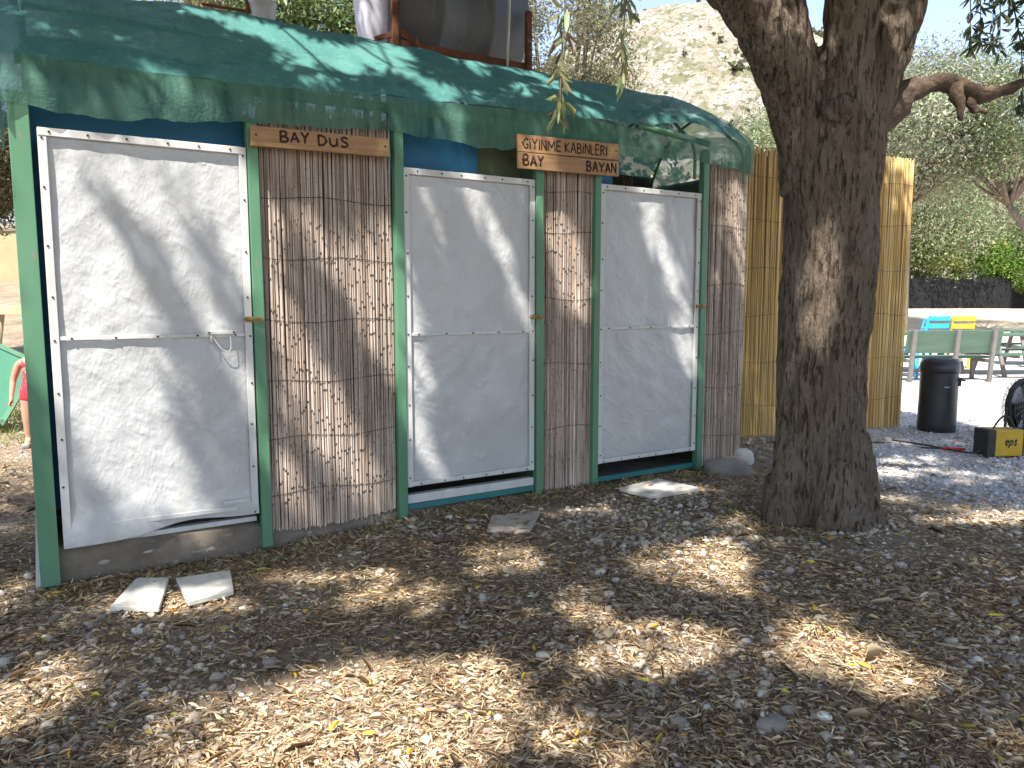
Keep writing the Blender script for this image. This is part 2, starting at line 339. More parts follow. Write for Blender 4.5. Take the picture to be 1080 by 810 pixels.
def lit_roof(u, s):
    n = fbm(u * 3.2 + s * 2.2, s * 5.5, 121, 4); base = np.interp(u, [-.2, .3, .8, 1.4, 2.2, 3, 4, 5.4], [.2, .2, .60, .66, .50, .34, .2, .16])
    return sstep(.57, .49, n + (.5 - base) * .35 + .03)
def lit_at(P):
    """brightness wanted where the sunbeam through P lands (wall, roof, trunk or ground)"""
    k = N @ SUN; off = (P - P0) @ N; u = (P - P0) @ D; us = D @ SUN
    t = (off - .02) / k; uw = u - us * t; zw = P[:, 2] - SUN[2] * t
    # roof plane from (off .13, z 2.83) to (off -.5, z 3.33)
    rn = np.array([.5, .63]); tr = ((off - .13) * rn[0] + (P[:, 2] - 2.83) * rn[1]) / (k * rn[0] + SUN[2] * rn[1])
    offr = off - k * tr; ur = u - us * tr; sr = (.13 - offr) / .63
    tg = P[:, 2] / SUN[2]; xg = P[:, 0] - SUN[0] * tg; yg = P[:, 1] - SUN[1] * tg
    L = lit_ground(xg, yg)
    on_wall = (zw > 0) & (zw < 2.8) & (uw > -.2) & (uw < 5.5); L = np.where(on_wall, lit_wall(uw, zw), L)
    on_roof = (sr > 0) & (sr < 1) & (ur > -.2) & (ur < 5.4); L = np.where(on_roof, lit_roof(ur, sr), L)
    # trunk: distance of the beam from the trunk axis in plan
    dx = P[:, 0] - 2.05; dy = P[:, 1] - 5.1; h = SUN[:2] / np.linalg.norm(SUN[:2]); side = dx * h[1] - dy * h[0]; al = dx * h[0] + dy * h[1]
    zt = P[:, 2] - (al - .3) / np.linalg.norm(SUN[:2]) * SUN[2]
    hit = (np.abs(side) < .34) & (al > .3) & (zt > 0) & (zt < 2.4)
    ctr = -.03 + .10 * (zt - 1.8); Lt = sstep(.17, .11, np.abs(-side - ctr + (fbm(side * 9, zt * 5, 7, 2) - .4) * .12)) * sstep(1.15, 1.35, zt) * sstep(2.25, 2.1, zt)
    return np.where(hit, Lt, L)

# ------------------------------------------------------------------ the big tree
TR = empty('old_shade_tree', (2.03, 5.12, 0), label='big dark rough barked tree with forked trunk standing in front of the yellow reed screen', cat='tree')
T0 = np.array([2.03, 5.12, 0])
def smooth_path(pts, n):
    pts = np.array(pts, float); t = np.linspace(0, len(pts) - 1, n); out = []
    for v in t:
        i = min(int(v), len(pts) - 2); f = v - i
        p0, p1, p2, p3 = pts[max(i - 1, 0)], pts[i], pts[i + 1], pts[min(i + 2, len(pts) - 1)]
        out.append(.5 * ((2 * p1) + (-p0 + p2) * f + (2 * p0 - 5 * p1 + 4 * p2 - p3) * f * f + (-p0 + 3 * p1 - 3 * p2 + p3) * f ** 3))
    return np.array(out)
def limb(mb, pts, n=14, seg=16):
    q = smooth_path(pts, n); mb.tube([tuple(p[:3]) for p in q], [float(p[3]) for p in q], seg)
tm = MB()
limb(tm, [(2.1, 5.12, -.25, .42), (2.08, 5.12, .05, .325), (2.06, 5.12, .35, .29), (2.06, 5.12, .9, .285), (2.07, 5.12, 1.5, .29), (2.08, 5.12, 2.1, .285), (2.08, 5.12, 2.5, .30), (2.1, 5.14, 2.85, .24)], 26, 24)
limb(tm, [(1.80, 4.96, -.2, .19), (1.80, 4.98, .06, .155), (1.775, 5.0, .28, .115), (1.80, 5.0, .36, .10), (1.85, 5.04, .7, .105), (1.90, 5.08, 1.3, .1), (1.93, 5.1, 1.8, .08)], 12)                # swollen foot on the left
limb(tm, [(2.42, 5.0, -.2, .16), (2.33, 5.02, .10, .11), (2.25, 5.08, .6, .12)], 8)
limb(tm, [(2.16, 4.66, -.2, .13), (2.12, 4.80, .08, .085), (2.08, 4.93, .45, .12)], 8); limb(tm, [(2.3, 4.78, -.2, .12), (2.22, 4.86, .1, .075), (2.15, 4.95, .5, .1)], 8); limb(tm, [(1.98, 4.72, -.2, .12), (2.0, 4.84, .08, .08), (2.02, 4.93, .5, .1)], 8)
limb(tm, [(1.95, 5.12, 2.2, .2), (1.86, 5.1, 2.6, .19), (1.68, 5.03, 2.98, .18), (1.40, 4.95, 3.36, .17), (.9, 4.7, 3.9, .14), (.1, 4.1, 4.7, .12), (-.7, 3.3, 5.6, .08)], 22)
limb(tm, [(1.98, 5.15, 2.5, .17), (1.86, 5.1, 2.88, .14), (1.76, 5.1, 3.2, .115), (1.68, 5.05, 3.7, .11), (1.3, 4.6, 4.8, .10), (.9, 3.4, 6.2, .07)], 18)
limb(tm, [(2.08, 5.0, 2.4, .2), (2.08, 5.0, 2.8, .17), (2.09, 5.0, 3.2, .155), (2.06, 4.9, 3.7, .15), (1.8, 4.2, 4.8, .12), (1.6, 3.0, 6.0, .09), (1.5, 1.8, 6.8, .06)], 20)
limb(tm, [(2.16, 5.1, 2.4, .18), (2.28, 5.10, 2.8, .165), (2.40, 5.12, 3.2, .165), (2.55, 5.12, 3.7, .15), (2.9, 4.6, 5.0, .11), (3.4, 3.5, 6.2, .07)], 20)
limb(tm, [(2.2, 5.25, 2.6, .15), (2.24, 5.3, 3.0, .15), (2.26, 5.35, 3.6, .14), (2.5, 5.6, 4.8, .1), (3.2, 5.8, 6.2, .06)], 16)
limb(tm, [(1.98, 4.86, 2.62, .10), (2.0, 4.80, 2.66, .07), (2.01, 4.76, 2.68, .05)], 6)   # healed branch stubs
tb = tm.build('trunk', M['bark'])
rm = tb.modifiers.new('r', 'REMESH'); rm.mode = 'VOXEL'; rm.voxel_size = .0135
sm = tb.modifiers.new('s', 'SMOOTH'); sm.iterations = 7; sm.factor = .5
dg = bpy.context.evaluated_depsgraph_get(); me = bpy.data.meshes.new_from_object(tb.evaluated_get(dg)); me.name = 'trunk'
bpy.data.objects.remove(tb)
nv = len(me.vertices); co = np.empty(nv * 3, np.float32); no = np.empty(nv * 3, np.float32)
me.vertices.foreach_get('co', co); me.vertices.foreach_get('normal', no); co = co.reshape(-1, 3); no = no.reshape(-1, 3)
ang = np.arctan2(co[:, 1] - 5.12, co[:, 0] - 2.06)
def rdg(p, a, b, k): return (1 - abs(mnoise.noise(Vector((p[0] * a + .5 * math.sin(p[2] * 4 + k), p[1] * a + .4 * math.sin(p[2] * 5), p[2] * b + k))))) ** 2
disp = np.array([mnoise.noise(Vector((p[0] * 3, p[1] * 3, p[2] * 1.3 + 7))) for p in co]) * .024
disp -= np.array([rdg(p, 11, 1.7, 0) ** 2 for p in co]) * .026
disp -= np.array([rdg(p, 25, 4.2, 9) ** 2 for p in co]) * .015
disp += np.array([mnoise.noise(Vector((p[0] * 34, p[1] * 34, p[2] * 14))) for p in co]) * .006 + .012
co = co + no * disp[:, None] - T0
me.vertices.foreach_set('co', co.astype(np.float32).ravel()); me.materials.clear(); me.materials.append(M['bark']); me.polygons.foreach_set('use_smooth', np.ones(len(me.polygons), bool)); me.update()
trunk = link('trunk', me, TR)
# broken side branch
bm_ = MB(); limb(bm_, [(2.3, 5.15, 2.62, .14), (2.48, 5.18, 2.76, .11), (2.62, 5.2, 2.85, .068), (2.8, 5.2, 2.88, .058), (2.95, 5.2, 2.85, .06), (3.10, 5.2, 2.82, .04), (3.3, 5.2, 2.88, .026), (3.7, 5.15, 3.05, .025), (4.2, 5.0, 3.5, .018)], 26, 12)
limb(bm_, [(2.86, 5.18, 2.86, .05), (2.9, 5.16, 2.74, .036), (2.91, 5.15, 2.66, .012)], 6, 8); limb(bm_, [(2.95, 5.22, 2.8, .05), (3.02, 5.2, 2.72, .03), (3.1, 5.2, 2.7, .015)], 5, 8)
bm_.V = [tuple(Vector(v) - Vector(T0) + Vector((mnoise.noise(Vector(v) * 11) * .035, mnoise.noise(Vector(v) * 12 + Vector((3, 0, 0))) * .03, mnoise.noise(Vector(v) * 10 + Vector((0, 5, 0))) * .045))) for v in bm_.V]
tag(bm_.build('broken_branch', M['cutwood'], TR), label='torn brown side branch reaching right from the fork')

def crown_leaves(n_cl, per, center, rx, ry, zlo, zhi, anchors, col, seed):
    """clumps of leaves in the crown volume + branches that carry them"""
    cl = []
    while len(cl) < n_cl:
        a = rng.uniform(0, 2 * math.pi); r = math.sqrt(rng.uniform()); x = center[0] + rx * r * math.cos(a); y = center[1] + ry * r * math.sin(a)
        z = rng.uniform(zlo, zhi - (zhi - zlo) * .5 * r * r)
        if z < 1.5 + .40 * max(y, 0) + .55: z = 1.5 + .40 * max(y, 0) + .55 + rng.uniform(0, .8)
        cl.append((x, y, z))
    cl = np.array(cl)
    ci = rng.integers(0, n_cl, n_cl * per); P = cl[ci] + rng.normal(0, .27, (len(ci), 3)) * np.array([1, 1, .8])
    P = P[P[:, 2] > 1.5 + .385 * np.maximum(P[:, 1], 0) + .35]
    keep = rng.uniform(size=len(P)) < (1 - np.clip(lit_at(P), 0, 1)) ** 2.4; P = P[keep]; n = len(P)  # crown gaps shaped for the light: leaves dropped where sun patches are wanted
    ln = rng.uniform(.10, .19, n); V, F, C_ = leaf_cards(P, rdir(n, -.5), rdir(n, .6), ln, ln * .27, vary(col, n))
    br = MB()
    anchors = np.array(anchors, float); done = [tuple(a) for a in anchors]
    for p in cl[rng.permutation(n_cl)[:int(n_cl * .13)]]:
        if lit_at(np.array([p, p + [.1, 0, 0]]))[0] > .6: continue
        d = np.linalg.norm(np.array(done) - p, axis=1) ; a = np.array(done[int(d.argmin())]); dd = d.min()
        if dd < .25 or dd > 3.2: continue
        m1 = a + (p - a) * .5 + rng.normal(0, .08 * dd, 3); m1[2] += .08 * dd
        br.tube([a, a + (m1 - a) * .5, m1, p], [.008 + .010 * dd, .008 + .008 * dd, .007 + .005 * dd, .005], 5, cap=False); done.append(tuple(m1)); done.append(tuple(p))
    BV = np.array(br.V); BF = np.array(br.F) + len(V)
    return np.concatenate([V, BV]), [F, BF], np.concatenate([C_, np.ones((len(BV), 3))]), np.concatenate([np.zeros(len(F), int), np.ones(len(BF), int)])
anch = [(.1, 4.1, 4.7), (-.7, 3.3, 5.6), (1.2, 4.6, 4.8), (.9, 3.4, 6.2), (1.8, 4.2, 4.8), (1.6, 3, 6), (1.5, 1.8, 6.8), (2.9, 4.6, 5), (3.4, 3.5, 6.2), (2.5, 5.6, 4.8), (3.2, 5.8, 6.2)]
V, F, C_, MI = crown_leaves(760, 300, (1.6, 2.9), 5.0, 4.3, 4.9, 8.6, anch, (.05, .075, .022), 1)
crown = link('crown', mesh_np('crown', V - T0, F, [M['leaf'], M['twig']], MI, col=C_), TR)

# drooping twigs that hang into the view from the crown
def hanging(stem, leaves_from, per, ln, col, parent, origin, spread=.5, wr=.17, down=-1.1):
    s = smooth_path([(*p, r) for p, r in stem], 16); mb = MB(); mb.tube([tuple(p[:3] - origin) for p in s], [float(p[3]) for p in s], 5)
    o = mb.build('hanging_twig', M['twig'], parent)
    k = int(16 * leaves_from); base = []
    for i in range(per): base.append(s[rng.integers(k, 16), :3] + rng.normal(0, .006, 3))
    P = np.array(base); d = rng.normal(0, spread, (per, 3)); d[:, 2] += down
    l_ = rng.uniform(.7, 1.2, per) * ln; V, F, C_ = leaf_cards(P, d, rdir(per, .3), l_, l_ * wr, vary(col, per, .25), False)
    link('twig_leaves', mesh_np('twig_leaves', V - origin, F, M['leaf'], col=C_, smooth=True), o)
hanging([((.42, 2.5, 4.3), .008), ((.37, 2.3, 3.2), .005), ((.31, 2.17, 2.45), .003), ((.295, 2.12, 2.24), .002), ((.29, 2.12, 2.09), .002)], .62, 34, .052, (.23, .25, .11), TR, T0, .45)
hanging([((.12, 2.2, 4.3), .008), ((.12, 2.0, 3.2), .005), ((.125, 1.88, 2.3), .003), ((.115, 1.86, 2.06), .002), ((.11, 1.86, 1.93), .002)], .58, 46, .055, (.22, .23, .10), TR, T0, .55, .2)
hanging([((.25, 2.5, 4.3), .008), ((.24, 2.4, 3.2), .005), ((.215, 2.35, 2.6), .003), ((.21, 2.35, 2.42), .002)], .6, 20, .05, (.15, .16, .08), TR, T0, .6)
hanging([((.6, 3.9, 4.4), .008), ((.62, 3.7, 3.6), .006), ((.50, 3.5, 3.05), .004), ((.45, 3.45, 2.85), .003)], .5, 34, .08, (.07, .09, .035), TR, T0, .8)
for k in range(46):
    x = rng.uniform(2.95, 4.3); y = rng.uniform(4.9, 5.6); zb = rng.uniform(2.65, 3.6) + .1 * abs(x - 3.4)
    if x < 3.2 and zb < 3.0: zb += .35
    hanging([((x - .25, y, zb + .9), .007), ((x - .1, y, zb + .75), .006), ((x, y, zb + .4), .004), ((x + .03, y, zb), .002)], .25, 80, .085, (.10, .135, .075), TR, T0, .7, .2)
for k in range(5):
    x = rng.uniform(1.45, 1.95); hanging([((x, 4.5, 4.1), .006), ((x, 4.5, 3.8), .005), ((x, 4.48, 3.5), .004), ((x, 4.48, rng.uniform(3.25, 3.36)), .002)], .4, 22, .08, (.07, .10, .03), TR, T0, .5, .2)

# a second tree of the grove, behind the photographer's left shoulder, that shades the left half
T2 = np.array([-4.6, -1.2, 0.]); TT = empty('grove_tree', T2, label='tall shade tree of the grove behind the photographer, left of the cabins', cat='tree')
tm = MB(); limb(tm, [(0, 0, -.3, .42), (0, 0, .3, .3), (.05, .05, 1.5, .25), (.1, .1, 2.6, .23), (.3, .3, 3.6, .15), (.7, .9, 5.2, .08)], 20, 16)
limb(tm, [(.1, .1, 2.4, .16), (-.4, .6, 3.6, .12), (-1, 1.2, 5, .07)], 10); limb(tm, [(.1, .1, 2.5, .15), (1, .4, 3.8, .11), (2, .9, 5.2, .07)], 10)
tm.build('trunk', M['bark'], TT)
V, F, C_, MI = crown_leaves(560, 280, (-3.4, .2), 3.9, 3.8, 4.9, 8.2, [(-3.9, -.3, 5.2), (-5.6, 0, 5), (-2.6, -.3, 5.2)], (.05, .075, .022), 2)
link('crown', mesh_np('crown', V - T2, F, [M['leaf'], M['twig']], MI, col=C_), TT)

# ------------------------------------------------------------------ ground litter
def scatter(n, ymin, ymax, power=1.0, xf=.78):
    """ground points, denser close to the viewer"""
    y = ymin * (ymax / ymin) ** (rng.uniform(size=n) ** power); x = (rng.uniform(-1, 1, n)) * (y * xf + .4)
    return x, y
def free(x, y):
    u = (x - P0[0]) * D[0] + (y - P0[1]) * D[1]; o = (x - P0[0]) * N[0] + (y - P0[1]) * N[1]
    inside = (u > -.12) & (u < 5.5) & (o < .03) & (o > -1.4)
    return ~inside & ((x - 2.03) ** 2 + (y - 5.1) ** 2 > .10)
def ico(sub):
    bm = bmesh.new(); bmesh.ops.create_icosphere(bm, subdivisions=sub, radius=1); bm.verts.index_update()
    v = np.array([v.co[:] for v in bm.verts]); f = np.array([[q.index for q in p.verts] for p in bm.faces]); bm.free(); return v, f
def stones(n, pts, size, flat, cols, sub, name, sink=.25):
    tv, tf = ico(sub); x, y = pts; n = len(x)
    var = [tv * (1 + .28 * (np.array([mnoise.noise(Vector(v * 1.3) + Vector((k * 9, 0, 0))) for v in tv])[:, None])) for k in range(8)]
    which = rng.integers(0, 8, n); Vt = np.array(var)[which]
    s = size[:, None, None] * np.stack([rng.uniform(.75, 1.25, n), rng.uniform(.55, 1., n), rng.uniform(*flat, n)], 1)[:, None, :]
    Vt = Vt * s; a = rng.uniform(0, 6.28, n); tl = rng.normal(0, .3, n)
    ca, sa = np.cos(a)[:, None], np.sin(a)[:, None]; ct, st = np.cos(tl)[:, None], np.sin(tl)[:, None]
    X0, Y0, Z0 = Vt[..., 0], Vt[..., 1], Vt[..., 2]; X1 = X0 * ct - Z0 * st; Z1 = X0 * st + Z0 * ct
    P = np.stack([X1 * ca - Y0 * sa + x[:, None], X1 * sa + Y0 * ca + y[:, None], Z1 + (gz(x, y) + size * np.mean(flat) * (1 - 2 * sink))[:, None]], -1)
    F = (tf[None] + (np.arange(n) * len(tv))[:, None, None]).reshape(-1, 3)
    return mesh_np(name, P.reshape(-1, 3), F, M['pebble'], smooth=True, col=np.repeat(cols, len(tv), 0))
pal = np.array([(.48, .42, .345), (.58, .52, .43), (.36, .315, .27), (.42, .34, .26), (.29, .25, .215), (.50, .445, .38), (.68, .63, .55)])
def stone_cols(n, grey=None):
    c = pal[rng.integers(0, len(pal), n)] * np.exp(rng.normal(-.05, .2, (n, 1))) * 1.0
    if grey is not None: c = np.where(grey[:, None] > .5, np.array([.50, .505, .53])[None] * np.exp(rng.normal(0, .22, (n, 1))), c)
    return np.clip(c, .05, .8)
x, y = scatter(15000, 2.0, 5.2, 1.0, .72); k = free(x, y) & (fbm(x * 1.4, y * 1.4, 33, 3) > rng.uniform(.22, .54, len(x))); x, y = x[k], y[k]
sz = np.exp(rng.normal(-4.42, .42, len(x))); sz = np.clip(sz * .92, .005, .045)
tag(link('near_pebbles', stones(0, (x, y), sz, (.3, .65), stone_cols(len(x)), 2, 'near_pebbles')), label='pale river pebbles strewn thickly over the near ground', cat='pebbles', kind='stuff')
x, y = scatter(40000, 4.6, 14, 1.15, .76); g = gravel_w(x, y); k = free(x, y) & ((g > .5) | (fbm(x * 1.4, y * 1.4, 33, 3) > rng.uniform(.42, .68, len(x)))); x, y, g = x[k], y[k], g[k]
sz = np.clip(np.exp(rng.normal(-4.25, .35, len(x))), .008, .05) * np.where(g > .5, .95, 1)
tag(link('gravel', stones(0, (x, y), sz, (.35, .7), stone_cols(len(x), g), 1, 'gravel')), label='grey gravel spread behind the big tree and along the cabins', cat='gravel', kind='stuff')
# dead leaves, bark shreds and straw
def litter(n, ymin, ymax, ln, wr, cols, lift, zt, seed, dens, power=1.):
    x, y = scatter(n, ymin, ymax, power, .74); k = free(x, y) & (dens(x, y) > rng.uniform(size=len(x))); x, y = x[k], y[k]; n = len(x)
    a = rng.uniform(0, 6.28, n); P = np.stack([x, y, gz(x, y) + rng.uniform(.004, lift, n)], 1)
    d = np.stack([np.cos(a), np.sin(a), rng.normal(0, zt, n)], 1); nr = np.stack([rng.normal(0, .45, n), rng.normal(0, .45, n), np.ones(n)], 1)
    l_ = np.clip(np.exp(rng.normal(math.log(ln), .28, n)), ln * .4, ln * 2); c = cols[rng.integers(0, len(cols), n)] * np.exp(rng.normal(0, .22, (n, 1)))
    return leaf_cards(P, d, nr, l_, l_ * rng.uniform(.6, 1.3, n) * wr, np.clip(c, .01, .9), False)
browns = np.array([(.29, .21, .13), (.45, .36, .25), (.22, .155, .10), (.56, .48, .36), (.45, .375, .275), (.33, .275, .205), (.62, .55, .44), (.18, .13, .09), (.40, .37, .31), (.50, .45, .37)]) * np.array([1.13, 1.03, .90])
dn = lambda x, y: np.clip(1.15 - gravel_w(x, y) * 1.05, .04, 1) * np.clip(-.25 + 2.2 * fbm(x * 1.3, y * 1.3, 53, 4), .12, 1)
parts = [litter(2600, 2.0, 9, .10, .035, browns * .8, .03, .12, 4, dn), litter(26000, 2.0, 9.5, .018, .35, browns, .012, .3, 5, dn), litter(64000, 2.0, 9.5, .036, .18, browns, .022, .16, 1, dn), litter(62000, 2.0, 9.5, .045, .06, browns * np.array([1.15, 1.08, .95]), .02, .2, 2, dn)]
Vs, Fs, Cs = [], [], []; o = 0
for V, F, C_ in parts: Vs.append(V); Fs.append(F + o); Cs.append(C_); o += len(V)
tag(link('leaf_litter', mesh_np('leaf_litter', np.concatenate(Vs), np.concatenate(Fs), M['litter'], col=np.concatenate(Cs))), label='dry brown narrow leaves and shreds covering the shaded ground', cat='leaf litter', kind='stuff')
yl = np.array([(.62, .42, .03), (.55, .48, .06), (.66, .36, .04), (.42, .46, .09)])
V, F, C_ = litter(260, 2.1, 7.5, .042, .26, yl, .03, .2, 3, lambda x, y: np.clip(1 - gravel_w(x, y), .05, 1))
V = V + np.array([0, 0, .014]); tag(link('yellow_leaves', mesh_np('yellow_leaves', V, F, M['litter'], col=C_)), label='fallen bright yellow leaves dotted over the brown litter', cat='leaf litter', kind='stuff')
# dry grass tufts along the plinth and round the tree foot
gp = []
for k in range(150):
    u = rng.uniform(-.1, 5.2); o_ = .10 + abs(rng.normal(0, .13)); p = P0 + D * u + N * o_; gp.append((p[0], p[1], 1.0 if u < 1.3 or rng.uniform() < .3 else .5))
for k in range(26):
    a = rng.uniform(2.2, 4.6); gp.append((2.0 + .5 * math.cos(a), 5.1 + .5 * math.sin(a), .8))
P, d_ = [], []
for (x, y, s) in gp:
    for q in range(26): P.append((x + rng.normal(0, .045), y + rng.normal(0, .045), 0)); a = rng.uniform(0, 6.28); d_.append((math.cos(a), math.sin(a), rng.uniform(.1, .9)))
P = np.array(P); d_ = np.array(d_); P[:, 2] = gz(P[:, 0], P[:, 1]) - .004; n = len(P); l_ = rng.uniform(.035, .10, n)
V, F, C_ = leaf_cards(P, d_, rdir(n, .5), l_, .0035, vary((.38, .30, .17), n, .3), False)
tag(link('dry_grass', mesh_np('dry_grass', V, F, M['litter'], col=C_)), label='straw coloured dry grass along the concrete plinth', cat='dry grass', kind='stuff')

# ------------------------------------------------------------------ the cabins (local x = along the front, -y = towards the viewer)
CB = empty('cabin_row', P0, WROT, label='long row of changing cabins with white tarp doors, reed panels and green net roof', cat='cabins')
def gloc(u, o): p = P0 + D * u + N * o; return float(gz(p[0], p[1]))
m = MB()
us = np.linspace(-.10, 5.46, 60)
def plinth_top(u): return float(np.interp(u, [-.1, 1.1, 1.2, 2.05, 2.1, 3.2, 3.7, 5.5], [.135, .085, .03, .03, .035, .0, -.005, .0]))
P = []
for z_ in range(5):
    P.append([(u, -.02 + .012 * (fbm(u * 5, z_ * 1.7, 8, 2) - .5) - (.0 if z_ < 4 else -.5), (lambda a, b: a + (b - a) * min(z_, 3) / 3)(gloc(u, .02) - .15, plinth_top(u))) for u in us])
m.grid(P); m.build('plinth', M['concrete'], CB)
m = MB(); m.grid([[(u, y, gloc(u, -.6) * 0 - .01 + z) for u in (-.05, 5.45)] for (y, z) in ((.06, .02), (1.2, .02))]); m.build('cabin_floor', M['concrete'], CB)
for (u, wd, z0, z1, dx) in ((-.045, .095, -.07, 2.56, -.02), (1.128, .062, -.05, 2.56, 0), (2.06, .064, -.03, 2.62, 0), (3.182, .058, -.03, 2.62, 0), (3.722, .055, -.03, 2.62, 0), (4.878, .06, .0, 2.75, 0)):
    m = MB(); R = Matrix.Rotation(rad(random.uniform(-.3, .3)), 3, 'Y'); m.box((u, -.045, (z0 + z1) / 2), (wd, .06, z1 - z0), R=R, bev=.004); m.build('post', M['green_paint'], CB)
m = MB(); m.box((-.075, .03, 1.1), (.02, .05, 2.5)); m.box((-.088, -.01, .13), (.03, .03, .48), R=Matrix.Rotation(rad(3), 3, 'Y')); m.build('edge_board', M['white_wood'], CB)

def door(u0, u1, z0, z1, zm, zl, hang, seed):
    nu, nz = 46, 90; P = []
    for j in range(nz):
        row = []; t = j / (nz - 1)
        for i in range(nu):
            s = i / (nu - 1); u = u0 + (u1 - u0) * s; z = z0 + (z1 - z0) * t
            e = min(s, 1 - s, t, 1 - t) ; ef = float(sstep(0, .06, e))
            y = -.034 + ef * (float(fbm(u * 5 + z * 2.2, z * 2.6 - u * 2, seed, 3)) - .5) * .022 + ef * (float(fbm((u + z * .6) * 13, (z - u * .7) * 7, seed + 5, 3)) - .5) * .010
            if hang:
                low = float(sstep(.10, 0, t)); z += low * (-.010 * (1 - s) ** .6 - .012 + .03 * s ** 3 + .045 * math.exp(-((s - .62) / .25) ** 2)); y -= low * (.02 + .015 * math.sin(s * 7) + .02 * (1 - s) ** 3); u += low * (.02 * math.sin(s * 6.28))
            row.append((u, y, z))
        P.append(row)
    m = MB(); m.grid(P); d = m.build('door', M['tarp'], CB)
    f = MB(); th = .014; yy = -.052; bw = .042
    def bar(c, sz, rz=0): f.box(c, sz, 0, Matrix.Rotation(rz, 3, 'Y') if rz else None, bev=.003)
    bar((u0 + bw / 2, yy, (z0 + z1) / 2 + .02 * hang), (bw, th, z1 - z0 - .05 * hang)); bar((u1 - bw / 2, yy, (z0 + z1) / 2 + .03 * hang), (bw, th, z1 - z0 - .06 * hang))
    bar(((u0 + u1) / 2, yy - .003, z1 - bw / 2), (u1 - u0 - .002, th, bw))
    if hang: bar((u0 + .55, yy - .002, z0 + .075), (u1 - u0 - .30, th, .028), rad(.6)); bar((u0 + .93, yy - .006, z0 + .115), (.16, th, .025))
    else: bar(((u0 + u1) / 2, yy - .003, z0 + bw / 2), (u1 - u0 - .002, th, bw * .8))
    for k in range(9):
        zz = z0 + .06 + (z1 - z0 - .12) * k / 8 + random.uniform(-.03, .03)
        for uu in (u0 + .02, u1 - .02): f.lathe([(.006, 0), (.006, .004), (.002, .006)], 8, 1, (uu + random.uniform(-.005, .005), yy - .007, zz), R=Matrix.Rotation(rad(90), 3, 'X'))
    for k in range(6):
        uu = u0 + .08 + (u1 - u0 - .16) * k / 5 + random.uniform(-.03, .03)
        for zz in (z1 - .02,) + (() if hang else (z0 + .018,)): f.lathe([(.006, 0), (.006, .004), (.002, .006)], 8, 1, (uu, yy - .010, zz), R=Matrix.Rotation(rad(90), 3, 'X'))
    f.build('door_frame', [M['white_wood'], M['screw']], d)
    b = MB(); b.box(((u0 + u1) / 2, -.048, zm), (u1 - u0 - .09, .012, .022), bev=.003)
    for k in range(5): b.lathe([(.006, 0), (.006, .004), (.002, .006)], 8, 1, (u0 + .1 + (u1 - u0 - .2) * k / 4, -.054, zm), R=Matrix.Rotation(rad(90), 3, 'X'))
    b.build('middle_batten', [M['white_wood'], M['screw']], d)
    l = MB(); l.box((u1 - .015, -.066, zl), (.05, .012, .034), bev=.003); l.box((u1 + .035, -.084, zl), (.04, .012, .03), bev=.003)
    l.tube([(u1 - .055, -.078, zl), (u1 + .05, -.094, zl)], .006, 8); l.tube([(u1 - .05, -.078, zl), (u1 - .05, -.1, zl + .002)], .006, 8); l.build('latch', M['brass'], d)
    return d
d1 = door(.03, 1.088, .15, 2.39, 1.285, 1.375, 1, 11); tag(d1, 'left shower door, wrinkled tarp sagging loose at its lower hem')
d2 = door(2.098, 3.145, .20, 2.365, 1.257, 1.365, 0, 23); tag(d2, 'middle white tarp door between the two sign boards')
d3 = door(3.757, 4.84, .175, 2.385, 1.265, 1.435, 0, 37); tag(d3, 'right white tarp door crossed by a single slanting sun streak')
m = MB(); m.box((.905, -.064, 1.30), (.165, .02, .022), bev=.003)
for q in (.835, .975): m.lathe([(.006, 0), (.006, .004), (.002, .006)], 8, 1, (q, -.075, 1.30), R=Matrix.Rotation(rad(90), 3, 'X'))
m.build('pull_bar', [M['white_wood'], M['screw']], d1)
m = MB(); q = smooth_path([(.85, -.066, 1.285, .004), (.87, -.07, 1.25, .004), (.91, -.074, 1.195, .0045), (.95, -.074, 1.19, .0045), (.958, -.07, 1.24, .004), (.955, -.066, 1.285, .004)], 18)
m.tube([tuple(a[:3]) for a in q], [float(a[3]) for a in q], 6, flat=((0, 1, 0), .6)); m.tube([(.845, -.072, 1.285), (.848, -.076, 1.235)], .005, 6); m.build('pull_strap', M['strap'], d1)
# thresholds
for (u0, u1, zt, white) in ((2.10, 3.145, .115, 1), (3.76, 4.845, .10, 0)):
    m = MB(); m.box(((u0 + u1) / 2, -.03, zt - .055), (u1 - u0, .05, .04), bev=.003); m.build('threshold', M['teal'], CB)
    if white: m = MB(); m.box(((u0 + u1) / 2, -.022, zt - .002), (u1 - u0, .06, .06), bev=.004); m.build('sill_board', M['white_wood'], CB)
m = MB(); m.box((.56, .02, .125), (1.05, .05, .03), bev=.003); m.build('sill_board', M['white_wood'], CB)

